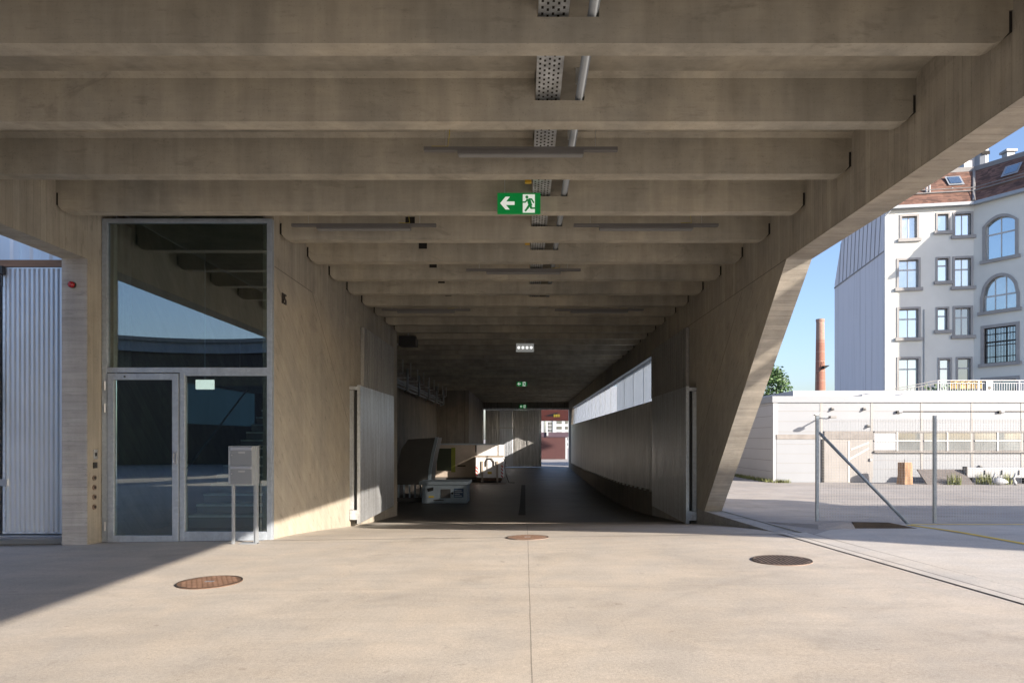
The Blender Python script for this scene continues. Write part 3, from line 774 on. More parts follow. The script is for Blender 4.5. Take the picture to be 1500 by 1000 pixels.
# pipe run on the left of the recess
pr = thing('pipe_run', 'bundle of grey pipes with bends high on the recess wall', 'pipes', (-5.7,30,3.9))
m = MB()
for x, z, r in ((-5.75,4.25,.06),(-5.6,4.05,.05),(-5.75,3.95,.05)): m.tube([(x,22.2,z),(x,46.5,z)], r, 8)
m.build('long_pipes', ALU_M, pr, smooth=True)
for i in range(7):
    y = 24+i*3.4
    m = MB(); m.tube([(-5.3,y,4.75),(-5.3,y,3.95),(-5.35,y+.3,3.82),(-5.6,y+1.0,3.80)], .055, 8); m.build('bend_pipe', ALU_M, pr, smooth=True)
for i in range(12):
    y = 23+i*2; m = MB(); m.box(-6.2,-5.2,y,y+.05,4.33,4.38); m.box(-5.22,-5.17,y,y+.05,4.38,SB); m.build('bracket_frame', GALV_D, pr)
t = thing('fan_heater', 'dark box heater hung in the corner above the left gate', 'heater', (ax(598,22.6),22.6,az(500,22.6)))
xh, zh = ax(598,22.6), az(500,22.6)
MB().box(xh-.28,xh+.28,22.4,22.9,zh-.16,zh+.16).build('housing', BLACK, t, .01)
MB().tube([(xh-.45,22.4,zh-.05),(xh-.32,22.35,zh-.14)], .05, 8).build('nozzle', ALU, t)
MB().box(xh-.02,xh+.02,22.6,22.64,zh+.16,SB).build('hanger', GALV_D, t)

# ---------------- far gate
FZ = lambda y: floor_z(0, y)
YE = 63.6
fg = thing('gate_track', 'steel track over the far gate panels', 'track', (0,YE,4.3))
MB().box(-3.95,4.08,YE-.15,YE+.15,4.28,4.42).build('rail', GALV_D, fg)
def farleaf(px0, px1, y, mat, label):
    x0, x1 = ax(px0,y), ax(px1,y)
    t = thing('folding_gate', label, 'gate', ((x0+x1)/2,y,FZ(y)), 'corrugated panels of the far gate')
    z0, z1 = FZ(y)+.05, 4.26
    corr(MB(), (x0+.06,y), (1,0), x1-x0-.12, (0,-1), .15, .03, z0+.1, z1-.08).build('corrugated_sheet', mat, t)
    f = MB()
    f.box(x0,x0+.06,y-.05,y+.04,z0,z1); f.box(x1-.06,x1,y-.05,y+.04,z0,z1); f.box(x0+.06,x1-.06,y-.05,y+.04,z0,z0+.1); f.box(x0+.06,x1-.06,y-.05,y+.04,z1-.08,z1)
    f.box(x0+.06,x1-.06,y-.045,y-.032,2.55,2.63); f.build('panel_frame', GALV_D, t)
farleaf(699,708.5,63.4,GALV_D,'narrow far gate panel at the left, beside a slit of daylight')
farleaf(711,731.2,63.4,GALV_D,'far gate panel directly right of the slit of daylight')
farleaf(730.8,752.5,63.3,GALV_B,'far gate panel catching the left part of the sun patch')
farleaf(752.2,773.2,63.4,GALV_D,'far gate panel catching the right part of the sun patch')
farleaf(772.8,793,63.3,GALV_D,'far gate panel next to the open doorway')
jm = MB(); jm.box(ax(833,63.6),4.08,63.5,63.9,FZ(64),4.28); tag(jm.build('gate_jamb', GALV_D), 'dark steel jamb right of the far doorway', 'jamb')
# ---------------- containers in the recess
BOXG = M('blue grey painted steel', (.30,.36,.41), .5, 0, .1, 3); BOXW = M('white painted steel', (.80,.79,.77), .5, 0, .06, 2)
DKST = M('dark grey lid', (.10,.095,.09), .5, .1, .15, 2); BEI = M('beige container steel', (.40,.34,.28), .6, 0, .1, 2)
PBLUE = M('blue panel', (.03,.07,.14), .5); PYEL = M('yellow label', (.65,.48,.04), .5); PGRN = M('dark green panel', (.025,.035,.02), .6); LIME = M('lime panel', (.20,.22,.03), .6)
Y0 = 29.6; f0 = FZ(Y0)
xa, xb = ax(618,Y0), ax(684,Y0)
t = thing('compactor', 'light grey waste compactor with control panel on the ramp floor', 'compactor', ((xa+xb)/2,Y0,f0))
zt = az(705,Y0)
m = MB(); m.box(xa,xb,Y0,Y0+1.5,f0+.02,zt-.14); m.build('press_body', BOXG, t, .015)
m = MB(); m.box(xa-.12,xb+.08,Y0-.06,Y0+1.6,zt-.14,zt); m.build('top_rim', BOXG, t, .01)
m = MB(); m.prism([(xa+.22,az(715,Y0)),(xa+.50,az(713,Y0)),(xa+.50,az(718,Y0)),(xa+.26,az(720,Y0))],'y',Y0-.014,Y0-.001); m.build('warning_flap', BLACK, t)
MB().box(xa+.30,xa+.52,Y0-.012,Y0-.001,az(728.5,Y0),az(726,Y0)).build('label_plate', PYEL, t)
MB().box(ax(646,Y0),ax(660,Y0),Y0-.03,Y0-.001,az(729,Y0),az(716,Y0)).build('motor_hatch', DKST, t, .006)
cp = MB().box(ax(665,Y0),ax(679,Y0),Y0-.02,Y0-.001,az(728,Y0),az(715,Y0)).build('control_panel', PBLUE, t, .004)
for i, wv in enumerate((.30,.34,.22,.32)):
    MB().box(ax(666,Y0),ax(666,Y0)+wv,Y0-.024,Y0-.020,az(718.5+i*2.6,Y0),az(717.6+i*2.6,Y0)).build('lettering_line', ALU, cp)
MB().tube([(ax(662.5,Y0),Y0-.001,az(722,Y0)),(ax(662.5,Y0),Y0-.03,az(722,Y0))], .05, 12).build('switch', BLACK, t)
MB().box(ax(635,Y0),ax(650,Y0),Y0-.012,Y0-.001,az(733,Y0),az(731.4,Y0)).build('rating_plate', DKST, t)
# tall curved hopper standing left of it
xh0, xh1 = ax(580,31), ax(634,31)
t = thing('curved_hopper', 'tall dark curved hopper container left of the compactor', 'container', ((xh0+xh1)/2,31,FZ(31)))
z0h = az(706,31); ztop = az(640,31)
prof = [(xh0,z0h),(xh1-.22,z0h),(xh1-.18,z0h+.6),(xh1-.06,z0h+1.3),(xh1+.12,ztop-.02),(xh0+.55,ztop-.10),(xh0+.25,z0h+1.5),(xh0+.05,z0h+.7)]
MB().prism(prof, 'y', 31, 33.5).build('hopper_shell', DKST, t)
m = MB()
rp = [(xh1-.22,z0h),(xh1-.18,z0h+.6),(xh1-.06,z0h+1.3),(xh1+.12,ztop)]
for a, b in zip(rp, rp[1:]): m.prism([a,(a[0]+.13,a[1]),(b[0]+.13,b[1]),b], 'y', 30.94, 31.10)
m.build('side_flange', BOXG, t)
m = MB(); m.box(xh0,xh1-.1,31,33.4,FZ(31)+.12,FZ(31)+.18); m.box(xh0,xh1-.05,30.98,33.4,z0h-.10,z0h); m.build('base_frame', DKST, t)
for i in range(7): 
    xx = xh0+.08+i*.25; MB().box(xx,xx+.07,30.99,31.06,FZ(31)+.18,z0h-.10).build('frame_post', BOXG, t)
MB().box(xh0,xh1+.05,30.95,33.5,FZ(31),FZ(31)+.12).build('skid', DKST, t)
# long white container across the recess
YC = 46.4; fc = FZ(YC); xa, xb = ax(634,YC), ax(738,YC); zt = az(650,YC)
t = thing('white_container', 'long white container across the hall behind the skip', 'container', ((xa+xb)/2,YC,fc))
MB().box(ax(698,YC),xb,YC,YC+1.4,fc+.25,zt-.06).build('body', BOXW, t, .02)
MB().box(xa,ax(698,YC),YC+.02,YC+1.4,fc+.25,zt-.06).build('body', BEI, t, .02)
MB().box(xa,ax(727,YC),YC-.05,YC+1.45,zt-.06,zt+.03).build('top_rail', BOXG, t)
MB().box(ax(640,YC),ax(661,YC),YC-.02,YC+.018,fc+.7,zt-.30).build('door', PGRN, t); MB().box(ax(661,YC),ax(667,YC),YC-.02,YC+.018,fc+.6,zt-.25).build('door', LIME, t)
MB().box(ax(670,YC),ax(682,YC),YC+.008,YC+.018,az(683,YC),az(681,YC)).build('lettering_line', IRON, t)
MB().box(ax(696.5,YC),ax(698,YC),YC-.03,YC+.019,az(662,YC),zt-.08).build('latch_bar', BLACK, t)
m = MB(); m.box(xa,xb-.3,YC+.1,YC+1.3,fc,fc+.25); m.build('skid', DKST, t)
# roll-off skip with hook in front of it
YS_ = 44.6; fs = FZ(YS_); xa, xb = ax(697,YS_), ax(737,YS_); zt = az(669,YS_)
t = thing('hook_skip', 'white roll-off skip with hook bracket and red striped edges', 'skip', ((xa+xb)/2,YS_,fs))
MB().box(xa,xb,YS_,YS_+1.6,fs+.32,zt).build('body', BOXW, t, .015)
MB().box(xa-.04,xb+.02,YS_-.04,YS_+1.62,zt,zt+.07).build('top_rim', BEI, t)
for px in (706.5, 728.5):
    xx = ax(px,YS_); MB().box(xx-.06,xx+.06,YS_-.09,YS_-.001,fs+.05,zt-.27).build('lifting_rail', BEI, t)
m = MB(); cx = ax(717.5,YS_)
m.tube([(cx-.26,YS_-.05,zt-.62),(cx-.26,YS_-.06,zt-.30),(cx-.13,YS_-.08,zt-.10),(cx+.13,YS_-.08,zt-.10),(cx+.26,YS_-.06,zt-.30),(cx+.26,YS_-.05,zt-.62)], .035, 8); m.build('hook_bracket', IRON, t)
MB().box(cx-.15,cx+.13,YS_-.008,YS_-.001,az(694,YS_),az(690.5,YS_)).build('label_plate', PYEL, t)
for xx in (xa, xb-.14): MB().box(xx,xx+.14,YS_-.008,YS_-.001,fs+.34,zt-.55).build('warning_stripe', HAZ, t)
MB().box(xa+.1,xb-.1,YS_+.05,YS_+1.5,fs+.12,fs+.32).build('underframe', RUST, t)
for xx in (xa+.25, xb-.35): MB().tube([(xx,YS_+.3,fs+.12),(xx+.18,YS_+.3,fs+.12)], .12, 12).build('roller', IRON, t)
m = MB(); m.tube([(xb+.0,YS_+.2,zt-.1),(xb+.14,YS_+.1,zt-.3),(xb+.10,YS_+.05,zt-.75),(xb+.2,YS_,fs+.5),(xb+.38,YS_-.1,fs+.02),(xb+.75,YS_-.3,fs+.02)], .025, 6)
tag(m.build('power_cable', BLACK), 'black power cable hanging from the white skip to the floor', 'cable')
m = MB(); m.box(xa-.2,xb+.25,YS_-1.3,YS_-1.16,fs+.005,fs+.06); tag(m.build('timber_beam', BEI), 'pale timber lying on the floor in front of the hook skip', 'timber')

# ---------------- beyond the far gate
t = thing('red_canopy', 'orange-red canopy fascia seen through the far doorway', 'canopy', (3.5,73,-1.05))
REDP = M('orange red panel', (.20,.05,.03), .6, 0, .1); MAR = M('dark red steel', (.045,.012,.012), .6, 0, .12); PURP = M('dark purple fascia', (.05,.03,.045), .6)
z0, z1 = az(615.5,73), az(597,73)
MB().box(.8,4.9,73,76,z0,z1).build('fascia', REDP, t)
MB().box(.9,1.2,73.2,73.6,-1.05,z0).build('post', REDP, t)
m = MB(); m.prism([(ax(796,73),az(609,73)),(ax(818,73),az(603.5,73)),(ax(812,73),az(609.6,73))], 'y', 72.97, 72.999); m.build('black_arrow', BLACK, t)
for i in range(3): MB().box(ax(811+i*3.2,73),ax(813.6+i*3.2,73),72.96,72.999,az(610.5,73),az(606.6,73)).build('yellow_mark', PYEL, t)
t = thing('red_gate_wall', 'dark red steel wall across the street behind the far doorway', 'wall', (5,88,-1.05))
MB().box(1.2,ax(828,88),88,88.4,-1.05,az(640,88)).build('panel', MAR, t); MB().box(1.0,5.8,87.9,88.6,az(640,88),az(633,88)).build('fascia', PURP, t)
MB().box(ax(828.2,88),ax(831,88),88.0,88.5,-1.05,az(640,88)).build('post', WHITEP, t)
MB().box(ax(800.5,88),ax(803,88),87.6,87.89,az(638,88),az(632,88)).build('white_sign', WHITEP, t)
t = thing('apartment_block', 'white apartment block with dark windows beyond the red wall', 'building', (14,190,-1.05))
MB().box(2,40,190,205,-1.05,16).build('wall', WHITEP, t)
for r in range(5):
    for px0, px1 in ((803,805.5),(806.5,808.5),(815.5,823),(828,832)):
        z = az(619+r*5.2 if px0 < 810 else 617.5+r*8, 190)
        w = MB(); w.box(ax(px0,190),ax(px1,190),189.9,190.05,z-.55,z+.20); w.build('window', WGD, t)
MB().box(ax(797.5,190),ax(800,190),189.8,190,-1,8).build('stair_glazing', WGL, t)
MB().box(ax(809.5,190),ax(810.6,190),189.7,190,-1,12).build('downpipe', ALU_M, t)

# ------------------------------------------------------------------ the yard on the right
# mesh fence
YF = 12.6; zf = yard_z(6, YF)
xp = [ax(1197,YF), ax(1369,YF), ax(1541,YF), ax(1713,YF)]; ztp = az(608.5,YF)
fe = thing('mesh_fence', 'wire mesh fence with blue-grey posts and a diagonal brace', 'fence', (xp[0],YF,zf))
for i, x in enumerate(xp):
    hw = .029
    pm = MB(); pm.box(x-hw,x+hw,YF-.022,YF+.022,zf-.3,ztp); pm.build('post', STEEL_BLUE, fe, .005)
pm = MB(); pm.box(xp[0]-.05,xp[0]+.05,YF-.036,YF+.036,ztp,ztp+.02)
pm.prism([(xp[0]-.05,ztp+.02),(xp[0]+.09,ztp+.08),(xp[0]+.02,ztp+.02)], 'y', YF-.01, YF+.01); pm.build('post_cap', WHITEP, fe)
b = MB(); b.tube([(xp[0]+.05,YF+.04,az(633,YF)),(ax(1317,YF),YF-.35,zf-.01)], .028, 10); b.build('brace', STEEL_BLUE, fe, smooth=True)
w = MB(); r = .0012; x = xp[0]+.05; yw = YF-.028
while x < xp[-1]:
    w.box(x-r,x+r,yw-r,yw+r,zf+.04,ztp-.06); x += .05
z = zf+.04
while z < ztp-.05:
    w.box(xp[0],xp[-1],yw+r,yw+3*r,z-r,z+r); z += .05
w.build('wire_mesh', galv('mesh wire', (.30,.33,.36), .3, .5), fe)
# kerb step; face colour mixes dark stain with painted-in shade
ks = thing('kerb_step', 'kerb step at the foot of the fence brace, dark from stain and painted shade', 'kerb', (6,11.6,yard_z(6,11.6)))
zk = yard_z(6,11.45)
m = MB(); xk0, xk1 = ax(1248,11.5), ax(1342,11.5)
m.prism([(xk0,zk-.1),(xk1,zk-.1),(xk1,zk+.012),(xk0+.62,zk+.105),(xk0,zk+.115)], 'y', 11.45, 11.52); m.build('kerb_face', M('stained and shaded concrete', (.045,.036,.028), .9, 0, .4, 4), ks)
m = MB(); tp = [(xk0-.52,11.62,zk+.06),(xk0,11.52,zk+.115),(xk0+.62,11.52,zk+.105),(xk1,11.52,zk+.012)]
bk = [(xk0-.62,13.2,zk-.06),(xk0,13.2,zk-.06),(xk0+.62,13.2,zk-.06),(xk1,13.2,zk-.06)]
for a in range(3): m.poly([tp[a],tp[a+1],bk[a+1]]); m.poly([tp[a],bk[a+1],bk[a]])
m.poly([(xk0-.62,11.36,zk-.02),(xk0-.02,11.28,zk-.02),tp[1]]); m.poly([(xk0-.62,11.36,zk-.02),tp[1],tp[0]]); Lp = (xk0-1.0,12.7,zk-.03); m.poly([(xk0-.62,11.36,zk-.02),tp[0],Lp]); m.poly([Lp,tp[0],bk[0]]); m.poly([(xk0-.02,11.28,zk-.02),(xk0,11.45,zk-.02),tp[1]])
m.build('gravel_top', ASPH, ks)

# low white workshop
YW = 25.8; gz = -.05; zr = az(580,YW); Xc = ax(1133,YW); XE = 34.0
wk = thing('low_workshop', 'low white panel-clad workshop with a strip window behind the fence', 'building', (Xc,YW,gz))
m = MB(); m.box(Xc,XE,YW,YW+9,gz-.3,zr-.24); m.build('wall', CLADW, wk)
m = MB(); m.box(Xc-.012,Xc-.001,YW+.16,YW+9,gz-.3,zr-.24); m.build('side_cladding', CLADW2, wk)
m = MB(); m.box(Xc-.06,XE,YW-.06,YW+9.05,zr-.24,zr); m.build('roof_fascia', CLADW, wk)
m = MB(); m.box(Xc-.02,Xc+.16,YW-.02,YW+.159,gz-.2,zr-.24); m.build('corner_trim', WHITEP, wk)
CSM = M('grey cover strip', (.25,.25,.247), .5)
for px in (1203,1277,1350,1424,1497,1570): 
    x = ax(px,YW); MB().box(x-.045,x+.045,YW-.012,YW,az(700,YW),zr-.25).build('cover_strip', CSM, wk)
m = MB()
for py in (602,617,632,661,674,687):
    m.box(Xc+.17,XE,YW-.003,YW,az(py,YW)-.009,az(py,YW)+.009)
for k in range(7): z = gz+.4+k*.42; m.box(Xc-.016,Xc-.012,YW+.17,YW+9,z-.008,z+.008)
m.build('panel_joints', JOINT, wk)
m = MB(); m.box(ax(1137,YW),ax(1198,YW),YW-.05,YW-.014,az(643,YW),az(636,YW)); m.build('door_lintel', LINT, wk)
m = MB(); m.box(ax(1207,YW),ax(1278,YW),YW-.05,YW-.014,az(643,YW),az(631,YW)); m.build('door_lintel', LINT, wk)
m = MB(); m.box(ax(1137,YW),ax(1199,YW),YW-.03,YW-.013,gz,az(643.2,YW)); 
gd = m.build('garage_door', CLADW, wk)
m = MB()
for k in range(1,5): z = gz+k*.36; m.box(ax(1137,YW),ax(1199,YW),YW-.034,YW-.030,z-.006,z+.006)
m.build('door_seams', JOINT, gd)
m = MB(); m.box(ax(1207,YW),ax(1277,YW),YW-.03,YW-.013,gz,az(643.2,YW)); bd = m.build('plank_door', BEIGE, wk)
m = MB(); x = ax(1243,YW); m.box(x-.03,x+.03,YW-.045,YW-.03,gz,az(646,YW)); bar(m,(ax(1244,YW),az(672,YW)),(ax(1272,YW),az(656,YW)),.06,YW-.043,YW-.030); bar(m,(ax(1246,YW),az(658,YW)),(ax(1272,YW),az(648,YW)),.05,YW-.041,YW-.030)
m.build('door_brace', M('pale timber', (.58,.54,.50), .8), bd)
MB().box(ax(1273,YW),ax(1276,YW),YW-.09,YW-.03,az(675,YW),az(671,YW)).build('door_handle', WHITEP, bd)
MB().box(ax(1203.5,YW),ax(1206.5,YW),YW-.06,YW-.013,gz,az(643,YW)).build('door_post', BLACK, wk)
# strip window
zw0, zw1 = az(660,YW), az(633,YW)
for i, (p0, p1) in enumerate(((1280,1347),(1353,1421),(1427,1494),(1500,1567))):
    x0, x1 = ax(p0,YW), ax(p1,YW)
    m = MB(); m.box(x0-.03,x1+.03,YW-.02,YW-.013,zw0,zw1); w_ = m.build('window', JOINT, wk)
    zm = (zw0+zw1)/2+.03; xm_ = (x0+x1)/2
    for a, b, c, d_ in ((x0,xm_-.03,zw0+.03,zm-.02),(xm_+.03,x1,zw0+.03,zm-.02),(x0,xm_-.03,zm+.02,zw1-.03),(xm_+.03,x1,zm+.02,zw1-.03)):
        MB().box(a,b,YW-.026,YW-.020,c,d_).build('pane', WGG if not (i == 0 and a < xm_-.1) else WHITEP, w_)
    m = MB(); m.box(x0,x1,YW-.05,YW-.026,zm-.02,zm+.02); m.box(xm_-.03,xm_+.03,YW-.048,YW-.026,zw0,zm-.02); m.box(xm_-.03,xm_+.03,YW-.048,YW-.026,zm+.02,zw1); m.build('frame', TRIMW, w_)
MB().box(ax(1279,YW),XE-2,YW-.10,YW-.014,zw0-.07,zw0-.01).build('window_sill', LINT, wk)
MB().box(ax(1280,YW),XE-2,YW-.05,YW-.014,zw1,zw1+.05).build('window_head', JOINT, wk)
MB().tube([(ax(1319,YW),YW-.03,az(602.5,YW)),(XE-3,YW-.03,az(602.5,YW))], .012, 6).build('conduit', IRON, wk)
for i, px in enumerate((1315,1464)):
    x = ax(px,YW); z = az(603,YW)
    t = thing('wall_lamp', ['small wall lamp above the plank door end of the workshop window','small wall lamp at the right over the workshop window'][i], 'lamp', (x,YW,z), 'wall lamps on the workshop')
    MB().box(x-.07,x+.0,YW-.10,YW-.001,z-.05,z+.04).build('housing', BLACK, t); MB().tube([(x+.0,YW-.06,z),(x+.12,YW-.06,z+.01)], [.05,.06], 10).build('lamp_head', WHITEP, t)
for i, (px, py) in enumerate(((1218.5,598.5),(1265,598.5),(1271,623.5),(1435,683))):
    x, z = ax(px,YW), az(py,YW)
    t = thing('wall_bracket', ['small wall hook above the left half of the plank door','small wall hook above the right half of the plank door','small wall hook right above the plank door lintel','small dark box on the wall above the white tank'][i], 'bracket', (x,YW,z), 'small fixings on the workshop')
    MB().box(x-.04,x+.04,YW-.08,YW-.001,z-.05,z+.05).build('plate', JOINT, t); MB().box(x-.015,x+.03,YW-.14,YW-.08,z-.06,z-.01).build('hook', BLACK, t)
# floodlight on an arm beside the fence post
t = thing('floodlight', 'white floodlight on a short arm near the top of the workshop door', 'floodlight', (ax(1212,25.2),25.5,az(611,25.5)))
MB().tube([(ax(1204,25.6),25.79,az(612,25.6)),(ax(1209,25.3),25.2,az(613,25.3)),(ax(1216,25.3),25.0,az(611,25.3))], .025, 6).build('arm', ALU_M, t)
MB().box(ax(1215,25),ax(1224,25),24.9,25.1,az(612.5,25),az(609,25)).build('lamp_head', JOINT, t, .01)
# things along the workshop wall
xl = ax(1325.5,24.75)
t = thing('log', 'thick upright tree log standing by the workshop wall', 'log', (xl,24.75,gz))
m = MB(); path = [(xl,24.75,gz+.78*i/6) for i in range(7)]; m.tube(path, [.27,.255,.24,.235,.24,.235,.23], 18, False)
for i, v in enumerate(m.v):
    dx, dy = v[0]-xl, v[1]-24.75; k = 1+.07*math.sin(i%18*2.1+1)+.03*math.sin(i*1.7); m.v[i] = (xl+dx*k, 24.75+dy*k, v[2])
m.build('bark', LOGM, t)
MB().tube([(xl,24.75,gz+.775),(xl,24.75,gz+.785)], .225, 18).build('sawn_end', LOGE, t)
MB().tube([(xl-.01,24.75,gz+.785),(xl-.01,24.75,gz+.90)], .018, 6).build('spike', JOINT, t)
yb_ = 25.0; m = MB(); m.prism([(24.55,gz),(24.62,gz),(25.25,az(687.5,25.2)),(25.18,az(687.5,25.2))], 'x', ax(1348,yb_), ax(1415,yb_))
tag(m.build('leaning_board', M('grey brown board', (.115,.105,.10), .8, 0, .15, 2, (1,4,4))), 'wide dark board leaning by the log against the workshop', 'board')
t = thing('white_tank', 'long white tank on feet along the workshop wall', 'tank', (ax(1460,25),25,gz))
xa, xb = ax(1415,25), ax(1590,25)
m = MB(); m.prism([(24.92,az(699.5,25)),(25.12,az(699.5,25)),(25.15,az(684.5,25)),(24.9,az(684.5,25))], 'x', xa, xb); m.build('tank_body', WHITEP, t, .02)
MB().box(xa-.03,xa,24.9,25.16,az(698,25),az(683,25)).build('end_plate', LINT, t)
for px in (1420,1500,1580): MB().box(ax(px,25),ax(px,25)+.1,24.95,25.1,gz,az(699.5,25)).build('foot', DARK, t)
m = MB()
for px in (1440,1465,1490,1515): m.box(ax(px,25)-.01,ax(px,25)+.01,24.87,24.912,az(695,25),az(688,25))
m.build('handles', JOINT, t)
def swan(px, label, sit):
    x = ax(px,24.3); y = 24.3
    t = thing('bird_figure', label, 'ornament', (x,y,gz), 'white bird ornaments under the tank')
    m = MB()
    if sit:
        m.tube([(x-.20,y,gz+.10),(x-.12,y,gz+.13),(x+.02,y,gz+.14),(x+.18,y,gz+.12),(x+.34,y,gz+.09)], [.03,.11,.135,.10,.02], 12)
        m.tube([(x-.15,y,gz+.12),(x-.22,y,gz+.22),(x-.16,y,gz+.31),(x-.13,y,gz+.40)], [.06,.04,.03,.035], 8)
    else:
        m.tube([(x+.06,y,gz),(x+.05,y,gz+.1),(x-.02,y,gz+.22),(x+.03,y,gz+.3),(x+.07,y,gz+.42)], [.05,.06,.06,.035,.035], 8)
    b = m.build('body', WHITEP, t, smooth=True)
    MB().tube([(x-.13 if sit else x+.07,y,gz+.40),(x-.06 if sit else x+.13,y,gz+.375)], [.02,.005], 6).build('beak', LINT, t)
swan(1463, 'white sitting bird figure under the white tank', True)
swan(1485, 'white upright bird figure right of the sitting one', False)
def weeds(name, spots, n, h, label):
    m = MB()
    for sx, sy in spots:
        for i in range(n):
            x = sx+random.gauss(0,.12); y = sy+random.gauss(0,.05); a = random.uniform(0,PI); hh = h*random.uniform(.4,1); lean = random.gauss(0,.1)
            dx, dy = math.cos(a)*.02, math.sin(a)*.02; z = yard_z(x,y)-.01
            m.poly([(x-dx,y-dy,z),(x+dx,y+dy,z),(x+lean+dx*.3,y+lean*.3,z+hh)])
    o = m.build(name, WEED); o['kind'] = 'stuff'; o['label'] = label; return o
weeds('weeds', [(ax(1397,24.5),24.45),(ax(1440,24.6),24.7),(ax(1448,24.6),24.7),(ax(1477,24.6),24.7)], 70, .5, 'green weeds along the foot of the workshop wall')
weeds('grass', [(ax(1142,25.5),25.55),(ax(1147,25.5),25.5)]+[(Xc-.1,25.9+.5*i) for i in range(12)], 80, .18, 'grass tuft at the corner of the white workshop')
# roof terrace railing
YR = 32.0; zr0 = az(578,YR); zr1 = az(557,YR)
MB().box(Xc+2,XE,29,34.7,zr-.01,zr0-.02).build('roof_terrace', CLADW2, wk)
rl = thing('terrace_railing', 'white metal railing with sloping left end on the workshop roof', 'railing', (ax(1420,YR),YR,zr0))
x0, x1 = ax(1376,YR), ax(1620,YR)
xs_ = ax(1374,YR)
m = MB(); m.box(xs_,x1,YR-.02,YR+.02,zr1-.02,zr1+.02); m.box(xs_,x1,YR-.02,YR+.02,zr1-.14,zr1-.11); m.box(xs_,x1,YR-.02,YR+.02,zr0+.06,zr0+.10)
x = xs_
while x < x1: m.box(x-.012,x+.012,YR-.012,YR+.012,zr0+.10,zr1-.14); x += .115
for k in range(5): x = xs_+k*1.9; m.box(x-.03,x+.03,YR-.03,YR+.03,zr0-.05,zr1-.02)
m.build('balusters', WHITEP, rl)
m = MB()
m.tube([(ax(1293,YR),YR,az(572.5,YR)),(xs_,YR,zr1)], .02, 6); m.tube([(ax(1293,YR),YR,az(575.5,YR)),(xs_,YR,zr1-.13)], .02, 6)
for k in range(9): q = .3+.07*k; xx = lerp(ax(1293,YR),xs_,q); m.box(xx-.012,xx+.012,YR-.012,YR+.012,zr0,lerp(az(575.5,YR),zr1-.13,q))
m.build('sloping_rail', JOINT, rl)
t = thing('awning_cloth', 'yellow striped cloth hung inside the terrace railing', 'cloth', (ax(1417,YR),YR+.1,zr1))
m = MB(); xa, xb = ax(1394,YR), ax(1440,YR); N = 24
for i in range(N):
    for a, b in ((i/N,(i+1)/N),):
        ya, yb2 = YR+.08+.03*math.sin(i*1.3), YR+.08+.03*math.sin((i+1)*1.3)
        m.poly([(lerp(xa,xb,a),ya,az(569,YR)),(lerp(xa,xb,b),yb2,az(569,YR)),(lerp(xa,xb,b),yb2,zr1),(lerp(xa,xb,a),ya,zr1)])
m.build('cloth_sheet', stripes('yellow stripes', (.48,.30,.07), (.50,.38,.18), .22, (1,0,.05)), t)
t = thing('white_sign', 'small white board with a dark spot on the terrace railing', 'sign', (ax(1449,YR),YR-.05,zr0+.3))
MB().box(ax(1443.5,YR),ax(1453.5,YR),YR-.06,YR-.035,zr0+.03,zr1-.03).build('board', WHITEP, t); MB().tube([(ax(1448,YR),YR-.061,az(568,YR)),(ax(1448,YR),YR-.066,az(568,YR))], .08, 12).build('emblem', BLACK, t)
for i, (p0, p1, h) in enumerate(((1252,1300,.16),(1300,1338,.14))):
    z = zr; t = thing('roof_light', ['white roof light at the left of the workshop roof','white roof light right of the first, near the sloping rail'][i], 'roof light', (ax(p0,28),28,z), 'roof lights on the workshop')
    MB().box(ax(p0,28),ax(p1,28),27.4,28.6,z,z+h).build('curb', WHITEP, t, .02); MB().prism([(ax(p0,28)+.2,z+h),(ax(p0,28)+.5,z+h+.08),(ax(p1,28)-.5,z+h+.08),(ax(p1,28)-.2,z+h)],'y',27.6,28.4).build('dome', CLADW, t)
# plants on the terrace
m = MB()
for i in range(160):
    x = random.choice((ax(1368,33),ax(1372,33),ax(1400,33),ax(1412,33)))+random.gauss(0,.25); y = 33+random.gauss(0,.2); z = zr0+random.uniform(0,.5); a = random.uniform(0,PI); q = .07
    m.poly([(x-q*math.cos(a),y-q*math.sin(a),z),(x+q*math.cos(a),y+q*math.sin(a),z+.03),(x,y,z+.12)])
o = m.build('terrace_plants', LEAF); o['kind'] = 'stuff'; o['label'] = 'low plants behind the terrace railing'

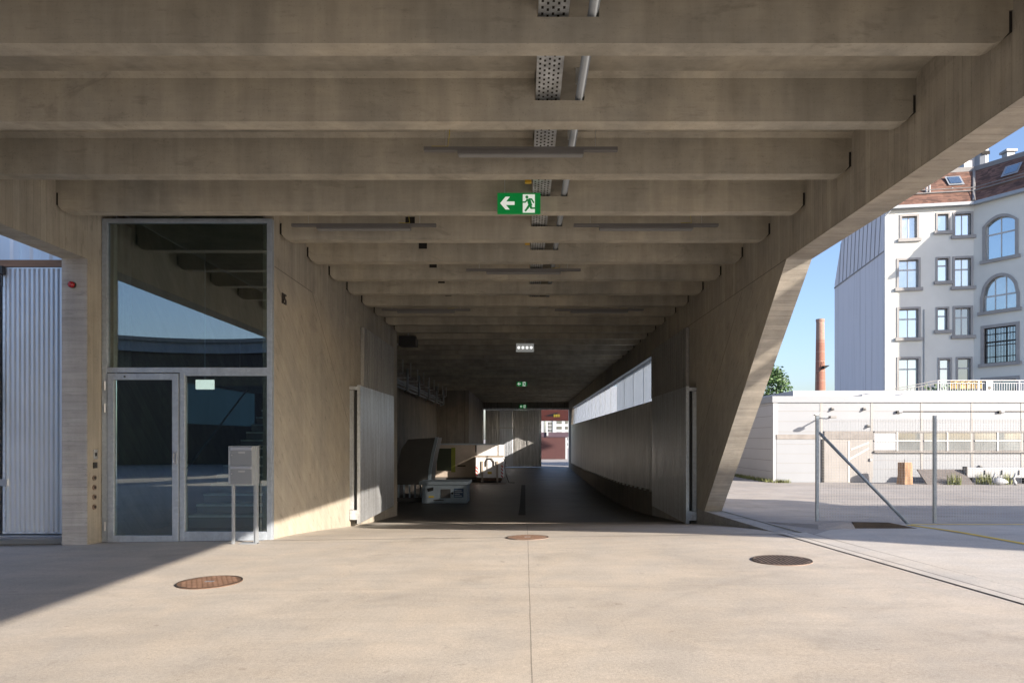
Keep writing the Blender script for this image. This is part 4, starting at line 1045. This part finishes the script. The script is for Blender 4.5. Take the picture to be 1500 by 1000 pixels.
# ------------------------------------------------------------------ cream town house
P0 = Vector((25.4,48.1)); P1 = Vector((31.0,47.15)); u1 = (P1-P0).normalized(); n1 = Vector((u1.y,-u1.x))     # outward, towards the viewer
W1 = (P1-P0).length
u2 = Vector((1.6,-2.5)).normalized(); n2 = Vector((-.842,-.539)); W2 = 9.2; P2 = P1+u2*W2
EV = 17.75        # eaves
GB = -1.0
cb = thing('cream_house', 'tall cream rendered house with stone window surrounds and red tiled roof', 'building', (P1.x,P1.y,GB))
def onp(P, u, px, py):
    k = (px-769)/1000.
    # P.x+u.x*t = k*(P.y+u.y*t)
    t = (k*P.y-P.x)/(u.x-k*u.y); Y = P.y+u.y*t
    return t, CZ+(642-py)/1000*Y
def facade(P, u, n, W, zb, zt, holes, name):
    us = sorted({0., W, *[h[0] for h in holes], *[h[1] for h in holes]}); zs_ = sorted({zb, zt, *[h[2] for h in holes], *[h[3] for h in holes]})
    m = MB()
    q = lambda t, d, z: (P.x+u.x*t+n.x*d, P.y+u.y*t+n.y*d, z)
    for a, b in zip(us, us[1:]):
        for c, d in zip(zs_, zs_[1:]):
            mu, mz = (a+b)/2, (c+d)/2
            if any(h[0] < mu < h[1] and h[2] < mz < h[3] for h in holes): continue
            m.poly([q(a,0,c),q(b,0,c),q(b,0,d),q(a,0,d)])
    for h in holes:
        a, b, c, d = h; D = -.32
        m.poly([q(a,0,c),q(a,0,d),q(a,D,d),q(a,D,c)]); m.poly([q(b,0,d),q(b,0,c),q(b,D,c),q(b,D,d)])
        m.poly([q(a,0,d),q(b,0,d),q(b,D,d),q(a,D,d)]); m.poly([q(b,0,c),q(a,0,c),q(a,D,c),q(b,D,c)])
    m.poly([q(0,-.35,zb),q(W,-.35,zb),q(W,-.35,zt),q(0,-.35,zt)])
    return m.build(name, STUCCO, cb)
def window(P, u, n, a, b, c, d, arch=0, mull=1, trans=.62, dim=False, bars=False, sur=.2):
    """opening a..b x c..d on the facade; stone surround, frame and pane"""
    q = lambda t, z: (t, z)
    def ext(poly, d0, d1, mat, name, par):
        m = MB(); N = len(poly); bb = 0
        for dd in (d0, d1): m.v += [(P.x+u.x*t+n.x*dd, P.y+u.y*t+n.y*dd, z) for t, z in poly]
        m.f.append(list(range(N))); m.f.append(list(range(2*N-1, N-1, -1)))
        for i in range(N): j = (i+1) % N; m.f.append([i, i+N, j+N, j])
        return m
    parts = MB()
    def addm(m_):
        k = len(parts.v); parts.v.extend(m_.v); parts.f.extend([[i+k for i in f] for f in m_.f])
    dj = d-arch; addm(ext([(a-sur,c),(a,c),(a,dj),(a-sur,dj)], -.25, .05, None, '', None)); addm(ext([(b,c),(b+sur,c),(b+sur,dj),(b,dj)], -.25, .05, None, '', None))
    if arch:
        N = 14; seg = arch/(b-a) < .35
        cur = lambda q: (1-q*q) if seg else math.sqrt(max(0,1-q*q))
        top = [(lerp(a,b,i/N), d-arch+arch*cur(2*i/N-1)) for i in range(N+1)]
        hw = (b-a)/2; cx_ = (a+b)/2
        out = [(cx_+(x-cx_)*(hw+sur)/hw, d-arch+(z-d+arch)*(arch+sur)/arch) for x, z in top]
        sp = MB()
        for i in range(N):
            addm(ext([top[i], top[i+1], out[i+1], out[i]], -.25, .05, None, '', None))
            m_ = ext([top[i], top[i+1], (top[i+1][0],d), (top[i][0],d)], -.25, -.003, None, '', None); k_ = len(sp.v); sp.v.extend(m_.v); sp.f.extend([[q_+k_ for q_ in f] for f in m_.f])
        sp.build('spandrel', STUCCO, cb)
    else: addm(ext([(a-sur,d),(b+sur,d),(b+sur,d+sur),(a-sur,d+sur)], -.25, .05, None, '', None))
    addm(ext([(a-sur-.12,c-.22),(b+sur+.12,c-.22),(b+sur+.12,c),(a-sur-.12,c)], -.25, .16, None, '', None))
    parts.build('window_surround', STONE, cb)
    fr = MB(); parts = fr
    w = .06
    for x in [a+w/2, b-w/2]+[lerp(a,b,(i+1)/(mull+1)) for i in range(mull)]: addm(ext([(x-w/2,c),(x+w/2,c),(x+w/2,d),(x-w/2,d)], -.24, -.17, None, '', None))
    if trans: z = lerp(c,d,trans); addm(ext([(a,z-.05),(b,z-.05),(b,z+.05),(a,z+.05)], -.235, -.165, None, '', None))
    addm(ext([(a,c),(b,c),(b,c+w),(a,c+w)], -.238, -.168, None, '', None)); addm(ext([(a,d-w),(b,d-w),(b,d),(a,d)], -.238, -.168, None, '', None))
    if bars:
        k = int((b-a)/.16)
        for i in range(1,k): x = lerp(a,b,i/k); addm(ext([(x-.015,c),(x+.015,c),(x+.015,d),(x-.015,d)], -.10, -.07, None, '', None))
        for zz in (.18,.5,.82): z = lerp(c,d,zz); addm(ext([(a,z-.02),(b,z-.02),(b,z+.02),(a,z+.02)], -.12, -.10, None, '', None))
    f_ = fr.build('window', TRIMW if not bars else IRON, cb)
    pm = ext([(a,c),(b,c),(b,d),(a,d)], -.225, -.20, None, '', None); pm.build('pane', WGD if dim else random.choice((WGL,WGL,WGL2)), f_)
def opening(P, u, x0, x1, y0, y1):
    a, zt = onp(P, u, x0, y0); b, zb2 = onp(P, u, x1, y1); _, zt2 = onp(P,u,x1,y0); _, zb1 = onp(P,u,x0,y1)
    return (a, b, (zb1+zb2)/2, (zt+zt2)/2)
F1 = [((1321,1343,317,349.5),0,1,0,False),((1316.6,1345,381,421.5),0,1,.66,False),((1316.8,1345,452.8,494.4),0,1,.66,False),((1316.8,1345,525.6,578),0,1,.72,False),
      ((1373.4,1389,313.8,338.5),0,0,.0,False),((1373.4,1389,378.8,411.8),0,0,.7,False),((1373.6,1387.5,452,483.5),0,0,.66,False),((1376.5,1391.5,526,575),0,0,.72,False),
      ((1399,1422,313.5,345),0,1,0,False),((1398.6,1422,378.5,419.5),0,1,.62,False),((1399,1421.5,451,491),0,1,.66,True),((1403,1421.5,525,568),0,0,.68,True)]
F2 = [((1444,1487,318,377.5),.42,1,.62,False,False),((1440.5,1489,404.5,453.5),1.35,2,.45,False,False),((1441.5,1488.5,478.5,531),0,2,.6,False,True),((1441.5,1488.5,556,600),0,1,0,True,False)]
h1 = []
for px, arch, mull, tr, dim in F1:
    o = opening(P0, u1, *px); h1.append(o)
h2 = []
for px, arch, mull, tr, dim, bars in F2:
    o = opening(P1, u2, *px); h2.append(o)
facade(P0, u1, n1, W1, GB, EV, h1, 'wall'); facade(P1, u2, n2, W2, GB, EV, h2, 'wall')
for o, (px, arch, mull, tr, dim) in zip(h1, F1): window(P0, u1, n1, *o, arch, mull, tr, dim, sur=.12 if mull == 0 else .15)
for o, (px, arch, mull, tr, dim, bars) in zip(h2, F2): window(P1, u2, n2, *o, arch, mull, tr, dim, bars, .2)
# fire wall on the left
ZB = az(416,56.)
m = MB(); m.prism([(48.1,GB),(48.1,EV-.15),(50.75,EV+3.2),(53.7,EV+3.2),(54.8,17.4),(56,ZB),(56,GB)], 'x', P0.x, P0.x+.4); m.build('fire_wall', FIREW, cb)
m = MB(); m.prism([(48.1,az(366,48.1)),(56,az(421,56)),(56,az(422,56)-.05),(48.1,az(366,48.1)-.06)], 'x', P0.x-.05, P0.x-.002); m.build('flashing', JOINT, cb)
m = MB()
for i in range(11):
    y = 49.0+i*.62; zb_ = lerp(az(366,48.1), az(421,56), (y-48.1)/7.9); y2 = y-.35
    top = EV-.3+(y2-48.1)*1.25 if y2 < 50.7 else (EV+3.0 if y2 < 53.5 else EV+3.0-(y2-53.5)*2.6)
    m.tube([(P0.x-.02,y,zb_),(P0.x-.02,y2,max(zb_+.3,min(top,zb_+3.4)))], .018, 5)
m.build('cladding_seams', JOINT, cb)
m = MB(); m.tube([(P0.x-.1,48.0,GB),(P0.x-.1,48.0,EV-.6),(P0.x+.3,47.85,EV-.1)], .06, 8); m.build('downpipe', ALU_M, cb)
m = MB(); xx, _ = onp(P0,u1,1353.5,460); p = P0+u1*xx+n1*.05; m.tube([(p.x,p.y,GB),(p.x,p.y,az(453,47.6))], .035, 6); m.build('downpipe', ALU_M, cb)
# roof
E0, E1, E2 = P0+n1*.35-u1*.2, P1+(n1+n2).normalized()*.36, P2+n2*.35
R0, R1, R2 = P0-n1*2.6-u1*.0, P1+Vector((1.327,2.009))*1.18, P2-n2*2.6
ZR = EV+3.25
m = MB()
m.poly([(E0.x,E0.y,EV+.12),(E1.x,E1.y,EV+.12),(R1.x,R1.y,ZR),(R0.x,R0.y,ZR)]); m.poly([(E1.x,E1.y,EV+.12),(E2.x,E2.y,EV+.12),(R2.x,R2.y,ZR),(R1.x,R1.y,ZR)])
rf = m.build('roof', TILES, cb)
def eave(A, B, z0, z1, w, name, mat, par):
    d = (B-A).normalized(); n = Vector((d.y,-d.x)); m = MB(); m.obox((A.x,A.y), d, (B-A).length, n, -w, .06, z0, z1); return m.build(name, mat, par)
eave(E0,E1,EV-.10,EV+.10,.30,'gutter',ALU_M,rf); eave(E1,E2,EV-.11,EV+.099,.30,'gutter',ALU_M,rf)
eave(R0,R1,ZR-.05,ZR+.28,.5,'ridge_fascia',JOINT,rf); eave(R1,R2,ZR-.051,ZR+.279,.5,'ridge_fascia',JOINT,rf)
m = MB(); m.tube([(E1.x,E1.y,EV+.15),(R1.x,R1.y,ZR+.02)], .10, 6); m.build('valley_flashing', JOINT, rf)
m = MB()
for A, B, C, D_ in ((E0,E1,R0,R1),(E1,E2,R1,R2)):
    a, b = A.lerp(C,.30), B.lerp(D_,.30); z = lerp(EV+.12,ZR,.30)+.06; m.tube([(a.x,a.y-.06,z),(b.x,b.y-.06,z)], .05, 6); m.tube([(a.x,a.y-.06,z+.22),(b.x,b.y-.06,z+.22)], .03, 6)
m.build('snow_guard', JOINT, rf)
m = MB(); m.poly([(R0.x,R0.y,ZR+.2),(R1.x,R1.y,ZR+.2),(R2.x,R2.y,ZR+.2),(R2.x+8,R2.y+10,ZR+.2),(R0.x+2,R0.y+8,ZR+.2)]); m.build('flat_roof', JOINT, cb)
def skylight(A, B, C, D_, s, v):
    p = A.lerp(B,s).lerp(C.lerp(D_,s),v); d = (B-A).normalized(); n = Vector((d.y,-d.x)); z = lerp(EV+.12,ZR,v); sl = (ZR-EV)/2.7
    m = MB(); hw, hl = .38, .36
    for k in (0,): 
        pts = []
        for su, sv in ((-1,-1),(1,-1),(1,1),(-1,1)):
            q = p+d*hw*su-n*hl*sv*.75; pts.append((q.x+n.x*.12, q.y+n.y*.12, z+.1+hl*sv*.75*sl))
        m.poly(pts)
    return m
sk = MB()
for args in ((E0,E1,R0,R1,.80,.66),(E1,E2,R1,R2,.245,.62)):
    a = skylight(*args); fo = MB(); fo.v = [(x+.0,y+.03,z-.03) for x,y,z in a.v]; c = Vector((0,0,0))
    for v in fo.v: c += Vector(v)/4
    fo.v = [tuple(c+(Vector(v)-c)*1.35) for v in fo.v]; fo.f = a.f; s_ = fo.build('skylight', ALU_M, cb); a.build('pane', WGL, s_)
def roofstack(px, py0, py1, w, Y, mat, name='chimney'):
    x = ax(px,Y); m = MB(); m.box(x-w/2,x+w/2,Y,Y+w,az(py1,Y),az(py0,Y)); m.box(x-w/2-.12,x+w/2+.12,Y-.12,Y+w+.12,az(py0,Y),az(py0,Y)+.16); return m.build(name, mat, cb)
roofstack(1421.5,219,262,.95,51.5,WHITEP); 
x = ax(1444,51); m = MB(); m.tube([(x,51.5,az(258,51)),(x,51.5,az(216,51))], .46, 8); c_ = m.build('chimney', CLADW, cb); MB().box(x-.3,x+.3,50.98,51.03,az(226,51),az(221,51)).build('vent_slot', DARK, c_)
roofstack(1481,222,250,.55,49,CLADW)
for px in (1357,1361.5): 
    x = ax(px,48.3); MB().tube([(x,48.3,az(289,48.3)),(x,48.3,az(268,48.3))], .07, 8).build('vent_pipe', WHITEP, cb)
x = ax(1395,48.3); MB().tube([(x,48.3,az(287,48.3)),(x,48.3,az(275,48.3))], .05, 8).build('vent_pipe', WHITEP, cb)
m = MB(); m.poly([(P2.x,P2.y,GB),(P2.x+7,P2.y+4.5,GB),(P2.x+7,P2.y+4.5,EV),(P2.x,P2.y,EV)]); m.build('wall', STUCCO, cb)

# brick chimney and tree
xc = ax(1201.5,110)
t = thing('brick_chimney', 'tall tapering red brick factory chimney behind the workshop', 'chimney', (xc,110,-1.05))
m = MB(); m.tube([(xc,110,-1.05),(xc,110,8),(xc,110,az(475,110)),(xc,110,az(468.5,110))], [.90,.80,.62,.62], 20); m.build('shaft', BRICK, t, smooth=True)
m = MB(); m.tube([(xc,110,az(471,110)),(xc,110,az(467.5,110))], .67, 20); m.build('crown_ring', BRICK, t)
m = MB(); m.tube([(xc-1.1,109.5,-1),(xc-1.05,109.4,6),(xc-.9,109.4,az(548,110)),(xc,109.1,az(540,110)),(xc+.1,109.1,az(530,110))], .05, 5); m.build('cable', IRON, t)
MB().prism([(xc-.1,az(541,109)),(xc+.75,az(536,109)),(xc+.7,az(535.4,109)),(xc-.1,az(536,109))], 'y', 108.3, 109.2).build('ledge', DARK, t)
def tree(x, y, zb, h, R, label):
    t = thing('tree', label, 'tree', (x,y,zb)); m = MB()
    m.tube([(x,y,zb),(x+.05,y,zb+h*.35),(x-.05,y,zb+h*.7)], [.22,.16,.07], 8)
    cl = []
    for i in range(26):
        a = random.uniform(0,2*PI); q = R*math.sqrt(random.random()); z = zb+h*random.uniform(.42,1.0); s = 1-.75*max(0,(z-zb)/h-.55)/.45
        cl.append((x+q*math.cos(a)*s, y+q*math.sin(a)*s, z))
    for c in cl[:12]: m.tube([(x,y,zb+h*.4),c], [.06,.015], 5)
    m.build('trunk', BARK, t, smooth=True)
    f = MB()
    for c in cl:
        r = random.uniform(.45,.8)
        for i in range(150):
            d = Vector((random.gauss(0,1),random.gauss(0,1),random.gauss(0,1))).normalized()*r*random.random()**.4
            p = Vector(c)+d; a = Vector((random.gauss(0,1),random.gauss(0,1),random.gauss(0,.6))).normalized(); b = a.cross(Vector((random.gauss(0,1),random.gauss(0,1),random.gauss(0,1)))).normalized(); s = random.uniform(.07,.13)
            f.poly([p-a*s,p+b*s*.5,p+a*s,p-b*s*.5])
    f.build('crown', LEAF, t)
tree(ax(1128,42), 42, -.1, az(545,42)+.1, 1.7, 'green leafy tree behind the workshop roof corner')

# ------------------------------------------------------------------ behind the viewpoint
# round building mirrored in the entrance glass
rb = thing('round_building', 'curved pale building mirrored in the entrance glass', 'building', (-22,-24,0))
def arcwall(r0, r1, z0, z1, name, mat):
    m = MB(); cx, cy = -20.5, -14; N = 28
    A = [(cx+r*math.sin(a), cy-r*math.cos(a)) for r in (r0, r1) for a in [math.radians(-80+160*i/N) for i in range(N+1)]]
    k = N+1
    for i in range(N):
        p = [A[i],A[i+1],A[k+i+1],A[k+i]]
        m.prism(p, 'z', z0, z1)
    return m.build(name, mat, rb)
arcwall(10,14,-.1,7.3,'wall',M('dim red brown wall', (.07,.055,.05), .8)); arcwall(9.8,14.2,7.3,8.0,'fascia',CLADW); arcwall(9.6,14.3,8.0,8.25,'roof_edge',JOINT)
# added unseen canopy, outline and shafts shaped to cast the yard and leg shadows
cz0, cz1 = 5.7, 6.0
cp_ = [(-3,16.1),(-3,14.2),(24,.6),(24,16.3),(7.3,16.7),(7.1,18.2),(5.4,18.7),(3.0,16.2)]
DX, DY = 12.3, -10.82
cn = thing('shadow_caster', 'added flat shadow caster out of frame, shaped to shade the yard', 'canopy', (26,0,.1))
MB().prism([(x+DX,y+DY) for x, y in cp_], 'z', cz0, cz1).build('caster_slab', CLADW2, cn)
for x, y in ((33.5,3.5),(33.5,-6.5)): MB().box(x-.15,x+.15,y-.15,y+.15,0,cz0).build('post', ALU_M, cn)
xq, yq = -.55+DX, 15.78+DY; MB().box(xq-.26,xq+.26,yq-.26,yq+.26,cz1,cz1+3.0).build('stripe_caster', CLADW2, cn)
xq, yq = .1+DX, 16.2+DY-.1; MB().box(xq-.09,xq+.09,yq-.09,yq+.09,cz1,cz1+2.4).build('stripe_caster', CLADW2, cn)

# ------------------------------------------------------------------ light, sky, camera
w = bpy.data.worlds.new('World'); S.world = w; w.use_nodes = True
nt = w.node_tree; sky = nt.nodes.new('ShaderNodeTexSky'); sky.sky_type = 'NISHITA'; sky.sun_disc = False
sd = Vector((1,-.88,.488)).normalized()
el = math.asin(sd.z); azm = math.atan2(sd.x, sd.y)
sky.sun_elevation = el; sky.sun_rotation = azm; sky.air_density = 1.0; sky.dust_density = 1.7; sky.ozone_density = 2.2
tint = nt.nodes.new('ShaderNodeMix'); tint.data_type = 'RGBA'; tint.blend_type = 'MULTIPLY'; tint.inputs[0].default_value = 1; tint.inputs[7].default_value = (.955,.955,1.06,1)
nt.links.new(sky.outputs[0], tint.inputs[6]); nt.links.new(tint.outputs[2], nt.nodes['Background'].inputs[0]); nt.nodes['Background'].inputs[1].default_value = .11
L = bpy.data.lights.new('sun', 'SUN'); L.energy = 5.0; L.angle = math.radians(.53); L.color = (1,.87,.735)
lo = bpy.data.objects.new('sun', L); COL.objects.link(lo); lo.rotation_euler = sd.to_track_quat('Z','Y').to_euler(); lo.location = (20,-18,20)
cam = bpy.data.cameras.new('camera'); co = bpy.data.objects.new('camera', cam); COL.objects.link(co)
co.location = (0,0,CZ); co.rotation_euler = (PI/2,0,0); cam.sensor_width = 36; cam.lens = 24
cam.shift_x = -19/1500; cam.shift_y = 142/1500; cam.clip_end = 4000; cam.clip_start = .05
S.camera = co
S.view_settings.view_transform = 'Standard'; S.view_settings.look = 'None'; S.view_settings.exposure = 1.34; S.view_settings.gamma = 1
S.cycles.max_bounces = 10; S.cycles.diffuse_bounces = 6; S.cycles.transparent_max_bounces = 16
S.cycles.use_denoising = True
